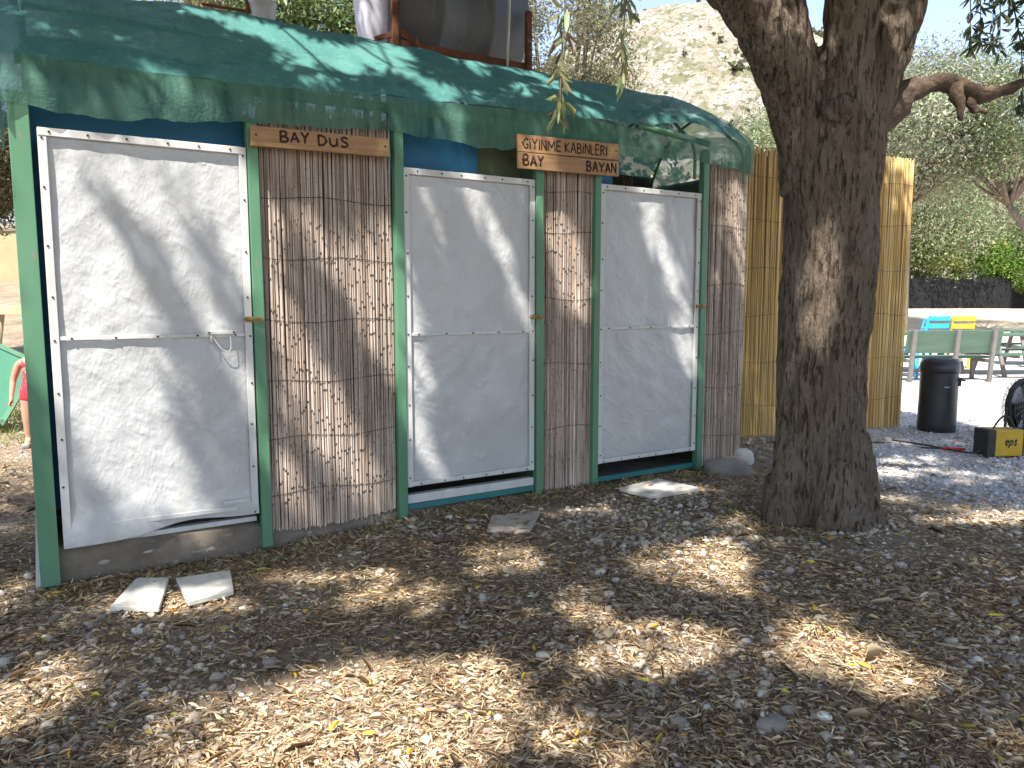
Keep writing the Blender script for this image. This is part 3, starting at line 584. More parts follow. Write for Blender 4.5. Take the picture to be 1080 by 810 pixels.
def reeds(mb, u0, u1, z0f, z1f, dia, y0, pal_, depth_f=None, ang_nodes=True, lean=.006, rows=2, bands=(), wob=.004):
    u = u0 + dia * .5; k = 0
    for layer in range(rows):
        u = u0 + dia * (.5 + .4 * layer)
        while u < u1:
            d = dia * random.uniform(.75, 1.2); z0, z1 = z0f(u) + random.uniform(-.012, .012), z1f(u) + random.uniform(-.03, .03)
            base = np.array(random.choice(pal_)) * (1.1 if ang_nodes else 1.03) * math.exp(random.gauss(0, .13)); n = 6; V = []; C_ = []; rings = []
            z = z0
            while z < z1 - .05: rings.append((z, 1.0, 1.0)); z += random.uniform(.16, .30); rings += [(min(z, z1 - .03) - .012, 1., .8), (min(z, z1 - .03), 1.06, .72), (min(z, z1 - .03) + .012, 1., .85)] if ang_nodes else []
            rings.append((z1, .9, .9)); rings.sort(); du = random.gauss(0, lean); ph = random.uniform(0, 6); tw = random.uniform(0, 1)
            for (zz, rs, cs) in rings:
                t = (zz - z0) / (z1 - z0); cu = u + du * t + wob * math.sin(ph + t * 5); cy = y0 + layer * dia * .8 + .003 * math.sin(ph * 2 + t * 4) + (depth_f(u) if depth_f else 0)
                r = d / 2 * rs * (1 - .12 * t)
                for q in range(n): a = 2 * math.pi * (q + tw) / n; V.append((cu + r * math.cos(a), cy + r * math.sin(a), zz)); C_.append(tuple(base * cs * (1 - .0 * t)))
            F = [(i * n + q, i * n + (q + 1) % n, (i + 1) * n + (q + 1) % n, (i + 1) * n + q) for i in range(len(rings) - 1) for q in range(n)] + [tuple((len(rings) - 1) * n + q for q in range(n))]
            mb.add(V, F, 0, C_, True); u += d * random.uniform(.9, 1.12)
    for zb in bands:
        ns = max(8, int((u1 - u0) / .015)); pts = []
        for i in range(ns + 1): uu = u0 + (u1 - u0) * i / ns; pts.append((uu, y0 - dia * .62 + .002 * (i % 2) + (depth_f(uu) if depth_f else 0), zb + .012 * math.sin(uu * 9 + zb * 3) + random.uniform(-.002, .002)))
        mb.tube(pts, .0022, 4, 1, (1, 1, 1))
wpal = [(.53, .43, .36), (.60, .50, .43), (.46, .36, .29), (.64, .55, .48), (.49, .385, .315), (.56, .475, .415), (.42, .325, .265)]
def panel(u0, u1, z0f, z1f, bands, df=None, label=None):
    m = MB(); reeds(m, u0, u1, z0f, z1f, .013, -.03, wpal, df, bands=bands)
    ns = 10; m.grid([[(u0 + (u1 - u0) * i / ns, .012 + (df(u0 + (u1 - u0) * i / ns) if df else 0), z) for i in range(ns + 1)] for z in (z0f((u0 + u1) / 2) + .04, z1f((u0 + u1) / 2) - .03)], 2)  # added dark sheet stands in for the shaded interior between the canes
    o = m.build('reed_panel', [M['cane'], M['binding'], M['dark']], CB)
    if label: tag(o, label)
panel(1.168, 2.022, lambda u: np.interp(u, [1.17, 1.4, 1.8, 2.02], [.04, .02, .03, .06]), lambda u: 2.66, (.27, .62, .98, 1.36, 1.75, 2.12), None, 'wide reed panel under the single sign board')
panel(3.214, 3.690, lambda u: np.interp(u, [3.2, 3.4, 3.7], [-.02, .02, .0]), lambda u: 2.62, (.5, 1.0, 1.5, 2.0, 2.3), None, 'narrow reed panel under the double sign boards')
panel(4.915, 5.42, lambda u: .015, lambda u: 2.66, (.28, .72, 1.2, 1.62, 2.12), lambda u: -.03 * float(sstep(4.95, 5.25, u)) + .02 * float(sstep(5.3, 5.42, u)), 'end reed panel bulging out beside the yellow screen')
# back wall, partitions, hanging cloths
m = MB(); m.grid([[(u, 1.18 + .02 * math.sin(u * 3), z) for u in np.linspace(-.05, 5.4, 40)] for z in np.linspace(0, 2.72, 10)]); m.build('back_wall', M['dark'], CB)
def cloth(name, u0, u1, y0, z0, z1, mt, s=5):
    m = MB(); m.grid([[(u, y0 + .04 * (float(fbm(u * 3, z * 1.5, s, 2)) - .5), z + .02 * math.sin(u * 4)) for u in np.linspace(u0, u1, 24)] for z in np.linspace(z0, z1, 14)]); m.build(name, M[mt], CB)
cloth('blue_curtain', .0, 1.12, .16, .3, 2.9, 'blue'); cloth('blue_curtain', 2.07, 2.78, .16, .3, 2.9, 'blue', 9); cloth('olive_curtain', 2.77, 3.19, .2, .3, 2.95, 'darknet', 7); cloth('blue_curtain', 3.73, 4.02, .14, .3, 2.62, 'blue', 3)
cloth('olive_curtain', 3.2, 3.72, .1, .2, 2.9, 'darknet', 17)
m = MB(); reeds(m, 4.0, 4.86, lambda u: 0.1, lambda u: 2.62, .017, .85, [(.19, .13, .09), (.13, .09, .06), (.26, .19, .13)], rows=1, bands=(1.2, 2.2)); m.build('inner_reeds', [M['cane'], M['binding']], CB)
m = MB()
for u in (-.055, 1.13, 3.2, 3.72, 5.41): m.grid([[(u, y, z) for y in np.linspace(.03, 1.16, 6)] for z in np.linspace(-.05, 2.62, 8)])
m.build('partition', M['darknet'], CB)
# top rails and roof hoop
m = MB(); m.box((2.05, -.02, 2.74), (4.2, .05, .06), bev=.004); m.build('top_rail', M['green_paint'], CB)
m = MB(); m.tube([(4.12, -.06, 2.865), (4.9, -.06, 2.80)], .028, 8); m.build('top_rail', M['green_paint'], CB)
m = MB()
for u in (.0, 1.3, 2.6, 3.95, 4.75, 5.34):
    q = smooth_path([(u, -.06, 2.7 if u < 4.7 else 2.5, .014), (u, -.04, 2.76, .014), (u, .12, 2.93, .014), (u, .45, 3.17, .014), (u, .9, 3.0, .014), (u, 1.15, 2.6, .014)], 18); m.tube([tuple(a[:3]) for a in q], .014, 6)
m.tube([(-.05, .48, 3.16), (5.36, .48, 3.13)], .016, 6); m.build('roof_hoops', M['green_paint'], CB)
# shade net roof
fu = [-.13, .4, 1.06, 2.04, 3.4, 4.1, 4.35, 4.62, 4.8, 5.12, 5.38]; fz = [2.77, 2.775, 2.78, 2.835, 2.885, 2.90, 2.945, 2.985, 2.975, 2.92, 2.86]
dz_ = [2.77, 2.775, 2.78, 2.835, 2.885, 2.865, 2.845, 2.83, 2.87, 2.91, 2.855]
bu = [-.13, .4, .9, 1.06, 1.5, 2.0, 2.6, 3.06, 3.6, 4.2, 4.76, 5.38]; bz = [2.486, 2.482, 2.505, 2.525, 2.555, 2.582, 2.556, 2.568, 2.595, 2.62, 2.642, 2.60]
UU = np.linspace(-.13, 5.38, 240); P = []
for j in range(34):
    t = j / 33; row = []
    for u in UU:
        zf = np.interp(u, fu, fz); rz = np.interp(u, [-.13, 0, .8, 2.2, 3.5, 4.9, 5.38], [3.20, 3.25, 3.335, 3.33, 3.315, 3.315, 3.26])
        if t < .55:
            s = t / .55; y = -.09 + s * .59; z = zf + (rz - zf) * (1 - (1 - s) ** 1.35) ; z -= .03 * math.sin(s * math.pi) * (1 + .6 * math.sin(u * 4.8)) ; z += .02 * (float(fbm(u * 4, s * 5, 19, 3)) - .5) * 2 + .012 * math.sin(u * 9 + s * 6 + 2 * float(vnoise(u * 2, s * 3, 5))) * s * (1 - s) * 3; z -= .035 * math.exp(-s / .05)
        else:
            s = (t - .55) / .45; y = .5 + s * .72; z = rz - .62 * s ** 1.6
        row.append((u + .03 * math.sin(t * 5), y, z))
    P.append(row)
m = MB(); m.grid(P); m.build('net_roof', M['net'], CB)
P = []
for j in range(16):
    t = j / 15; row = []
    for u in UU:
        zt = float(np.interp(u, fu, dz_)); zb = float(np.interp(u, bu, bz)) - .02 * max(0, math.sin(u * 5.2)) * (1 if u < 1.0 or 2.1 < u < 2.9 else .3) + .018 * (float(vnoise(u * 9, 0, 77)) - .5) + .014 * (float(vnoise(u * 23, 0, 78)) - .5)
        y = -.088 - .006 * math.sin(t * 2.5) + t * .016 * (float(fbm(u * 6, t, 29, 3)) - .5) * 2 + .004 * t * math.sin(u * 3)
        g_ = .5 + .5 * math.sin(u * 3.1 + 1) ; y += t * .010 * g_ * math.sin(u * 31 + 3 * float(vnoise(u * 3, 0, 4))) - .012 * math.sin(t * 3.14) - .008 * float(sstep(.25, 0, t)) * 0
        row.append((u, y, zt - .035 + (zb - zt + .035) * t))
    P.append(row)
m = MB(); m.grid(P); m.build('net_drape', M['netdrape'], CB)
P = [[(-.135 - .008 * math.sin(q * 3), y, zt + (2.45 - zt) * t) for q, (y, zt) in enumerate(zip(np.linspace(-.13, 1.2, 14), np.interp(np.linspace(-.13, 1.2, 14), [-.13, .2, .5, .9, 1.2], [2.77, 3.03, 3.2, 3.05, 2.6])))] for t in np.linspace(0, 1, 8)]
m = MB(); m.grid(P); m.build('net_gable', M['netdrape'], CB)
P = [[(5.375, y, zt + (2.58 - zt) * t) for y, zt in zip(np.linspace(-.13, 1.2, 14), np.interp(np.linspace(-.13, 1.2, 14), [-.13, .2, .5, .9, 1.2], [2.86, 3.1, 3.26, 3.1, 2.6]))] for t in np.linspace(0, 1, 8)]
m = MB(); m.grid(P); m.build('net_gable', M['netdrape'], CB)
# ------------------------------------------------------------------ sign boards
G = {'B': (.52, [[(0, 0), (0, 1)], [(0, 1), (.36, .96), (.44, .77), (.34, .56), (0, .5)], [(0, .5), (.42, .46), (.52, .24), (.4, .03), (0, 0)]]), 'A': (.56, [[(0, 0), (.28, 1), (.56, 0)], [(.1, .35), (.46, .35)]]),
     'Y': (.54, [[(0, 1), (.27, .5), (.54, 1)], [(.27, .5), (.25, 0)]]), 'D': (.5, [[(0, 0), (0, 1), (.34, .88), (.5, .5), (.34, .1), (0, 0)]]), 'u': (.5, [[(0, .86), (.03, .25), (.18, 0), (.38, .1), (.46, .4), (.46, .86)], [(.46, .4), (.5, 0)]]),
     'S': (.46, [[(.46, .86), (.25, 1), (.04, .82), (.12, .6), (.38, .42), (.46, .2), (.26, 0), (0, .1)]]), 'G': (.5, [[(.5, .88), (.28, 1), (.05, .7), (.03, .3), (.2, .02), (.45, .1), (.5, .42), (.28, .42)]]),
     'I': (.06, [[(.03, 0), (.03, 1)]]), 'i': (.06, [[(.03, 0), (.03, .72)], [(.03, .92), (.035, .97)]]), 'N': (.5, [[(0, 0), (0, 1), (.5, 0), (.5, 1)]]), 'M': (.78, [[(0, 0), (.06, 1), (.39, .35), (.72, 1), (.78, 0)]]),
     'E': (.44, [[(.44, 1), (0, 1), (0, 0), (.44, 0)], [(0, .52), (.38, .52)]]), 'K': (.5, [[(0, 0), (0, 1)], [(.48, 1), (.02, .48), (.5, 0)]]), 'L': (.4, [[(0, 1), (0, 0), (.4, 0)]]),
     'R': (.52, [[(0, 0), (0, 1), (.38, .95), (.44, .75), (.34, .54), (0, .5)], [(.2, .5), (.52, 0)]]),
     'e': (.55, [[(.05, .38), (.5, .38), (.42, .68), (.2, .7), (.03, .42), (.12, .08), (.35, 0), (.5, .1)]]), 'p': (.55, [[(0, -.35), (.06, .7)], [(.05, .55), (.28, .7), (.5, .5), (.42, .12), (.2, 0), (.03, .15)]]), 's': (.45, [[(.45, .62), (.22, .7), (.05, .55), (.2, .38), (.42, .25), (.3, 0), (0, .06)]])}
def lettering(text, x0, x1, z0, h, y, r, slant=0.0, rise=0.0):
    """brush strokes: flattened tubes half sunk in the face they are written on (local xz plane, facing -y)"""
    gap = .2; tot = sum((G[c_][0] if c_ != ' ' else .45) + gap for c_ in text) - gap; sx_ = (x1 - x0) / tot; x = 0; m = MB()
    for c_ in text:
        if c_ == ' ': x += .45 + gap; continue
        jz = random.uniform(-.04, .04); js = random.uniform(.94, 1.05)
        for st in G[c_][1]:
            st = [(a + random.uniform(-.012, .012), b * js + jz + random.uniform(-.012, .012)) for a, b in st]
            pts = [(x0 + (x + a) * sx_ + slant * b * h, y, z0 + b * h + rise * ((x0 + (x + a) * sx_) - x0)) for a, b in st]
            for a, b in zip(pts[:-1], pts[1:]): m.tube([a, b], [r * random.uniform(.85, 1.15), r * random.uniform(.85, 1.15)], 8, 0, flat=((0, 1, 0), .28))
        x += G[c_][0] + gap
    return m
def board(name, u0, u1, z0, z1, label, off=.088, tilt=0.0, texts=(), bevel_low=False):
    c_ = P0 + D * ((u0 + u1) / 2) + N * off; o = empty(name, (c_[0], c_[1], z0), WROT, label=label, cat='sign'); o.rotation_euler = (0, tilt, WROT)
    w_, h_ = u1 - u0, z1 - z0; m = MB(); m.box((0, 0, h_ / 2), (w_, .024, h_), bev=.004)
    if bevel_low: m.box((0, -.002, .012), (w_ + .004, .034, .028), bev=.004)
    for x in (-w_ / 2 + .03, w_ / 2 - .03): m.lathe([(.006, 0), (.006, .004), (.002, .006)], 8, 1, (x, -.012, h_ * .55), R=Matrix.Rotation(rad(90), 3, 'X'))
    m.build('board', [M['plank'], M['screw']], o)
    for (t, a, b, zz, hh, r) in texts: lettering(t, a * w_ - w_ / 2, b * w_ - w_ / 2, zz * h_, hh * h_, -.0125, r).build('lettering', M['ink'], o)
board('shower_sign', 1.100, 1.968, 2.398, 2.512, 'single narrow board reading BAY DUS above the wide reed panel', .13, -rad(1.0), [('BAY', .20, .395, .31, .54, .0066), ('DuS', .465, .68, .31, .54, .0066)], True)
board('cabin_sign', 2.948, 3.864, 2.547, 2.668, 'upper board reading GIYINME KABINLERI above the narrow reed panel', .13, -rad(1.4), [('GiYINME', .045, .40, .2, .6, .0055), ('KABiNLERI', .445, .87, .2, .6, .0055)])
board('gender_sign', 2.950, 3.866, 2.428, 2.541, 'lower board reading BAY and BAYAN with warm wood tone', .13, -rad(1.0), [('BAY', .045, .23, .22, .64, .0075), ('BAYAN', .66, .965, .2, .64, .0075)])

# ------------------------------------------------------------------ things on the roof
def wl(u, off, z): p = P0 + D * u + N * off; return (float(p[0]), float(p[1]), z)
TK = empty('water_tank', wl(3.275, -1.75, 0), WROT, label='big dark grey water tank in a rusty iron stand behind the net roof', cat='water tank')
m = MB(); Rx = Matrix.Rotation(rad(90), 3, 'Y')
m.lathe([(.05, -.58), (.46, -.57), (.52, -.54), (.52, -.2), (.528, -.19), (.528, -.15), (.52, -.14), (.52, .3), (.528, .31), (.528, .35), (.52, .36), (.52, .70), (.46, .735), (.05, .745)], 40, 0, (0.01, .08, 4.04), R=Rx); m.build('tank_body', M['tank'], TK)
m = MB()
for x in (-.65, .66):
    for y in (-.5, .6): m.box((x, y, 1.9), (.05, .05, 3.8))
    m.box((x, -.5, 3.9), (.048, .048, .36 if x > 0 else 1.7)); m.box((x, .05, 3.50), (.05, 1.1, .05))
for y in (-.47, .6): m.box((0, y, 3.58), (1.38, .045, .10))
m.box((-.53, -.48, 3.66), (.26, .03, .05), R=Matrix.Rotation(rad(25), 3, 'Y')); m.box((-.74, -.48, 3.63), (.16, .03, .04), R=Matrix.Rotation(rad(-25), 3, 'Y')); m.build('iron_stand', M['rust'], TK)
m = MB(); m.tube([(.43, -.50, 3.5), (.45, -.51, 4.0), (.47, -.50, 4.6)], .012, 6); m.build('down_pipe', M['strap'], TK)
WD = empty('white_drum', wl(2.53, -1.5, 0), WROT, label='pale plastic drum tapering at its foot, left of the dark tank', cat='water drum')
m = MB(); m.lathe([(.03, 3.2), (.06, 3.36), (.09, 3.55), (.13, 3.75), (.155, 4.0), (.165, 4.4), (.165, 4.9), (.12, 5.0), (.03, 5.02)], 32); m.build('drum_body', M['whiteplastic'], WD)
m = MB()
for a in (.5, 2.6, 4.7): m.box((.06 * math.cos(a), .06 * math.sin(a), 1.67), (.04, .04, 3.34))
m.build('drum_stand', M['rust'], WD)
BK = empty('metal_bucket', wl(1.53, -1.15, 0), WROT, label='grey metal bucket on a pole above the left of the net roof', cat='bucket')
m = MB(); m.lathe([(.02, 3.40), (.078, 3.40), (.082, 3.42), (.092, 3.56), (.1, 3.64), (.106, 3.645), (.106, 3.66), (.095, 3.66), (.09, 3.6), (.02, 3.6)], 28); m.build('bucket_body', M['galv'], BK)
m = MB(); m.tube([(0, 0, 0), (0, 0, 3.41)], .03, 8); m.tube([(-.42, .0, 3.575), (-.08, 0, 3.585)], .011, 6); m.tube([(-.11, -.02, 3.56), (-.11, .0, 3.66)], .016, 6); m.build('pipe', M['rust'], BK)

# ------------------------------------------------------------------ stones and slabs by the cabins
def slab(name, pts, z, th, mt, label, tiltx=0, cat='paving slab'):
    pts = np.array(pts); c_ = pts.mean(0); bm = bmesh.new(); vs = [bm.verts.new((p[0] - c_[0] + random.gauss(0, .002), p[1] - c_[1], 0)) for p in pts]
    f = bm.faces.new(vs); e = bmesh.ops.extrude_face_region(bm, geom=[f]); 
    for v in e['geom']:
        if isinstance(v, bmesh.types.BMVert): v.co.z += th
    bmesh.ops.recalc_face_normals(bm, faces=bm.faces); bmesh.ops.bevel(bm, geom=bm.edges[:], offset=.004, segments=1, affect='EDGES')
    me = bpy.data.meshes.new(name); bm.to_mesh(me); bm.free(); me.materials.append(mt); o = link(name, me, None, (c_[0], c_[1], float(gz(c_[0], c_[1])) + z)); o.rotation_euler = (tiltx, 0, 0)
    return tag(o, label, cat)
slab('paving_slab', [(-2.05, 3.79), (-1.79, 3.78), (-1.93, 4.20), (-2.11, 4.20)], .012, .03, M['slab'], 'pale stepping slab with slanted left edge below the left door')
slab('paving_slab', [(-1.89, 4.20), (-1.68, 3.86), (-1.50, 4.02), (-1.63, 4.33)], .012, .03, M['slab'], 'pale stepping slab with a pointed corner, nearer the wide reed panel')
slab('paving_slab', [(-.16, 4.83), (.12, 4.83), (.2, 5.3), (-.14, 5.18)], .0, .02, M['greyslab'], 'dusty brown slab half buried in litter before the middle door')
slab('paving_slab', [(.83, 5.9), (1.05, 5.65), (1.47, 5.9), (1.2, 6.22)], .008, .03, M['slab'], 'pale square slab lying askew before the right door')
def boulder(name, c_, sz, mt, label, seed, rz=0):
    tv, tf = ico(3); V = np.array([v * (1 + .25 * mnoise.noise(Vector(v * 1.1) + Vector((seed, 0, 0))) + .1 * mnoise.noise(Vector(v * 3) + Vector((seed, 3, 0)))) for v in tv]); V = np.sign(V) * np.abs(V) ** .75 * np.array(sz)
    return tag(link(name, mesh_np(name, V, tf, mt, smooth=True), None, (c_[0], c_[1], float(gz(c_[0], c_[1])) + sz[2] * .55), rz), label, 'rock')
boulder('stone', (1.86, 6.55), (.20, .11, .10), M['rock'], 'brown grey block stone at the foot of the end reed panel', 3, .1)
boulder('stone', (2.10, 7.0), (.11, .09, .09), M['palerock'], 'pale pointed stone between the block stone and the yellow screen', 8, .5)
boulder('stone', (.92, 2.58), (.055, .045, .03), M['rock'], 'rounded grey brown stone in the near foreground litter', 12, .5)

# ------------------------------------------------------------------ yellow reed screen
ya, yb = np.array([2.44, 8.26]), np.array([4.56, 9.01]); yd = yb - ya; yl_ = float(np.linalg.norm(yd))
YS = empty('reed_screen', (ya[0], ya[1], 0), math.atan2(yd[1], yd[0]), label='tall golden yellow reed screen standing behind the big tree', cat='reed screen')
ypal = [(.62, .42, .16), (.69, .50, .21), (.54, .35, .13), (.66, .45, .17), (.72, .56, .28), (.44, .28, .11)]
m = MB(); reeds(m, 0, yl_, lambda u: .0 + .02 * math.sin(u * 9), lambda u: 3.05 + .012 * math.sin(u * 7), .011, 0, ypal, None, ang_nodes=False, lean=.012, rows=2, bands=(.35, .82, 1.32, 1.82, 2.32, 2.78), wob=.006)
m.grid([[(u, .03, z) for u in np.linspace(0.01, yl_ - .01, 8)] for z in (.05, 3.0)], 2); m.build('reed_mat', [M['straw'], M['binding'], M['palewood']], YS)
for u in (.06, 1.1, yl_ - .06): m = MB(); m.box((u, .07, 1.45), (.05, .05, 2.9)); m.build('support_post', M['palewood'], YS)

# ------------------------------------------------------------------ things on the gravel at the right
BN = empty('black_bin', (4.84, 8.72, float(gz(4.8, 8.72))), label='tall black plastic barrel bin with dented lid on the gravel', cat='bin'); BN.scale = (.89, .89, 1)
m = MB(); m.lathe([(.05, 0), (.215, 0), (.222, .01), (.224, .1), (.222, .40), (.222, .66), (.224, .68)], 40); m.build('barrel', M['blackplastic'], BN)
m = MB(); m.lathe([(.228, .67), (.234, .68), (.234, .74), (.222, .79), (.19, .825), (.12, .832), (.02, .82)], 40)
m.V = [(x, y, z + .02 * mnoise.noise(Vector((x * 6, y * 6, 1))) * (1 if z > .75 else 0)) for x, y, z in m.V]; m.build('lid', M['blackplastic'], BN)
m = MB(); m.box((.17, -.15, .60), (.05, .03, .045), bev=.006); m.tube([(.17, -.15, .6), (.22, -.2, .59)], .009, 8); m.box((.18, -.145, .555), (.035, .02, .06), bev=.004); m.build('spout', M['blackplastic'], BN)
m = MB(); m.box((-.02, -.222, .52), (.07, .006, .012), bev=.002); m.build('grip_mark', M['galv'], BN)

BX = empty('welder_box', (4.655, 7.27, float(gz(4.6, 7.25))), rad(6), label='small yellow power box with a black end and carry strap', cat='power box'); BX.scale = (.87, .87, .93)
m = MB(); m.box((.02, 0, .155), (.325, .22, .27), bev=.012); m.build('casing', M['yellow'], BX)
m = MB(); m.box((-.185, 0, .155), (.10, .224, .275), bev=.012); m.build('front_end', M['black'], BX)
m = MB(); m.box((.188, 0, .155), (.02, .222, .272), bev=.006); m.build('rear_end', M['black'], BX)
q = smooth_path([(-.10, 0, .285, .011), (-.04, 0, .37, .011), (.03, .01, .415, .011), (.10, .01, .39, .011), (.155, 0, .285, .011)], 16)
m = MB(); m.tube([tuple(a[:3]) for a in q], .012, 6, flat=((1, 0, 0), .6)); m.build('strap', M['black'], BX)
lettering('eps', -.035, .10, .135, .075, -.111, .0085, slant=.25).build('lettering', M['black'], BX)
for x in (-.14, .14):
    m = MB(); m.box((x, 0, .01), (.03, .18, .02)); m.build('foot', M['black'], BX)
# round wire cage fan
FC = np.array([5.30, 7.95]); FN = empty('round_fan', (FC[0], FC[1], float(gz(*FC))), rad(28), label='big round floor fan with dark wire cage at the right edge', cat='fan')
fcz = .40; tilt = Matrix.Rotation(rad(78), 3, 'X')
def ring(mb, R_, rr, y, n=40):
    p = [(R_ * math.cos(2 * math.pi * k / n), y, fcz + R_ * math.sin(2 * math.pi * k / n)) for k in range(n + 1)]; mb.tube(p, rr, 6, cap=False)
m = MB(); m.lathe([(.266, -.028), (.274, -.03), (.28, -.015), (.28, .02), (.273, .03), (.265, .028), (.266, 0), (.266, -.028)], 48, 0, (0, 0, fcz), R=Matrix.Rotation(rad(90), 3, 'X')); m.build('drum_ring', M['black'], FN)
for y0 in (-.09, .085):
    m = MB()
    for k in range(11): ring(m, .03 + .235 * k / 10, .0028, y0 + (.02 if y0 < 0 else -.02) * (k / 10) ** 2, 36)
    for k in range(22):
        a = 2 * math.pi * k / 22; b_ = a + .35; m.tube([(.03 * math.cos(a), y0, fcz + .03 * math.sin(a)), (.16 * math.cos(a + .2), y0 + .002, fcz + .16 * math.sin(a + .2)), (.272 * math.cos(b_), y0 + (.02 if y0 < 0 else -.02), fcz + .272 * math.sin(b_))], .003, 5)
    m.build('wire_grille', M['wire'], FN)
for k in range(3):
    m = MB(); a0 = k * 2.094; P = []
    for t in np.linspace(0, 1, 6): P.append([( (.05 + .19 * t) * math.cos(a0 + w_), .04 * (w_ - .4) * 1.5, fcz + (.05 + .19 * t) * math.sin(a0 + w_)) for w_ in np.linspace(0, .9, 6)])
    m.grid(P); m.build('blade', M['galv'], FN)
m = MB(); m.lathe([(.02, -.06), (.055, -.05), (.06, .05), (.03, .07)], 20, 0, (0, 0, fcz), R=Matrix.Rotation(rad(90), 3, 'X')); m.build('hub', M['black'], FN)
m = MB(); m.tube([(-.29, 0, fcz), (-.30, 0, .14), (-.22, 0, .03), (.22, 0, .03), (.30, 0, .14), (.29, 0, fcz)], .014, 8); m.tube([(-.2, -.2, .018), (-.2, .22, .018)], .014, 8); m.tube([(.2, -.2, .018), (.2, .22, .018)], .014, 8); m.build('stand', M['black'], FN)
# cable, red handle, pale plank
q = smooth_path([(3.86, 8.12, .02, .007), (4.1, 7.8, .02, .007), (4.22, 7.55, .02, .007), (4.3, 7.35, .02, .007), (4.38, 7.22, .03, .007), (4.44, 7.22, .06, .007)], 30)
m = MB(); m.tube([(p[0], p[1], float(gz(p[0], p[1])) + p[2] + .008) for p in q], .009, 6); tag(m.build('power_cable', M['black']), 'thin black cable on the gravel running to the yellow box', 'cable')
q = smooth_path([(4.80, 7.25, .12, .007), (4.9, 7.3, .27, .007), (5.0, 7.5, .34, .007), (5.08, 7.7, .2, .007), (5.1, 7.8, .06, .007)], 20)
m = MB(); m.tube([tuple(p[:3]) for p in q], .008, 6); tag(m.build('power_cable', M['black']), 'short looped black cable between the yellow box and the fan', 'cable')
m = MB(); z_ = float(gz(4.3, 7.45)) + .03; m.tube([(4.22, 7.48, z_), (4.3, 7.45, z_), (4.42, 7.43, z_)], [.014, .018, .013], 8); m.tube([(4.05, 7.55, z_ - .005), (4.22, 7.48, z_)], .008, 6, 1); tag(m.build('red_handle', [M['red'], M['black']]), 'red handled tool lying on the black cable', 'tool')
slab('plank', [(3.62, 7.98), (3.95, 7.92), (3.97, 8.06), (3.64, 8.12)], .01, .04, M['greyslab'], 'short grey board lying on gravel beside the trunk', 0, 'board')

# ------------------------------------------------------------------ bench, tables, chairs
BE = empty('garden_bench', (7.95, 13.95, float(gz(7.95, 13.95))), rad(3), label='long grey green bench seen from behind beyond the black bin', cat='bench')
Rt = Matrix.Rotation(rad(12), 3, 'X')
for z in (.93,):
    m = MB(); m.box((0, -.03, z - .20), (1.76, .03, .42), R=Rt, bev=.006); m.build('backrest', M['benchgreen'], BE)
m = MB(); m.box((0, .30, .44), (1.66, .42, .035), bev=.006); m.build('seat', M['benchgreen'], BE)
for x in (-.78, .02, .70):
    m = MB(); m.box((x, -.075, .47), (.07, .06, .96), R=Matrix.Rotation(rad(6), 3, 'X'), bev=.004); m.box((x, .46, .21), (.06, .06, .42)); m.box((x, .25, .38), (.05, .5, .06)); m.build('leg', M['benchleg'], BE)
m = MB(); m.box((.0, .46, .16), (1.5, .04, .05)); m.build('stretcher', M['benchleg'], BE)
def picnic(x, y, rz, label, L_=2.2):
    t = empty('picnic_table', (x, y, float(gz(x, y))), rz, label=label, cat='picnic table', group='green picnic tables on the gravel')
    m = MB()
    for k in range(4): m.box((0, -.30 + k * .2, .80), (L_, .18, .04), bev=.005)
    m.build('tabletop', M['benchgreen'], t)
    for s in (-1, 1):
        m = MB(); m.box((0, s * .68, .46), (L_, .26, .04), bev=.005); m.build('seat', M['benchgreen'], t)
        m = MB(); m.box((s * L_ * .34, -.32, .40), (.07, .05, .92), R=Matrix.Rotation(rad(-22), 3, 'X')); m.box((s * L_ * .34, .32, .40), (.07, .05, .92), R=Matrix.Rotation(rad(22), 3, 'X')); m.box((s * L_ * .34 + .05, 0, .42), (.05, 1.5, .07)); m.build('trestle', M['benchleg'], t)
    return t
picnic(10.2, 15.3, rad(4), 'nearer green picnic table right behind the bench', 2.3)
picnic(12.2, 17.4, rad(-5), 'farther green picnic table at the right picture edge', 2.4)
picnic(8.4, 16.0, rad(2), 'green picnic table between the bench and the coloured chairs', 2.0)
def chair(x, y, rz, mt, label):
    t = empty('garden_chair', (x, y, float(gz(x, y))), rz, label=label, cat='chair', group='coloured chairs behind the bench'); t.scale = (1.1, 1.1, 1.17)
    m = MB(); m.box((0, 0, .45), (.44, .44, .03), bev=.01); m.build('seat', mt, t)
    m = MB()
    for z in (.64, .78, .92): m.box((0, -.24 - (z - .45) * .2, z), (.42, .025, .085), bev=.008)
    for s in (-1, 1): m.box((s * .2, -.23 - .05, .7), (.035, .03, .55), R=Matrix.Rotation(rad(11), 3, 'X'))
    m.build('backrest', mt, t)
    for sx_ in (-1, 1):
        for sy_ in (-1, 1): m = MB(); m.box((sx_ * .2, sy_ * .2, .22), (.045, .045, .45), bev=.006); m.build('leg', mt, t)
chair(9.08, 16.9, rad(5), M['skyblue'], 'bright blue chair whose back shows above the bench')
chair(9.66, 16.9, rad(-4), M['chairyellow'], 'bright yellow chair next to the blue one')
chair(7.55, 14.9, rad(70), M['skyblue'], 'bright blue chair half hidden at the left end of the bench')

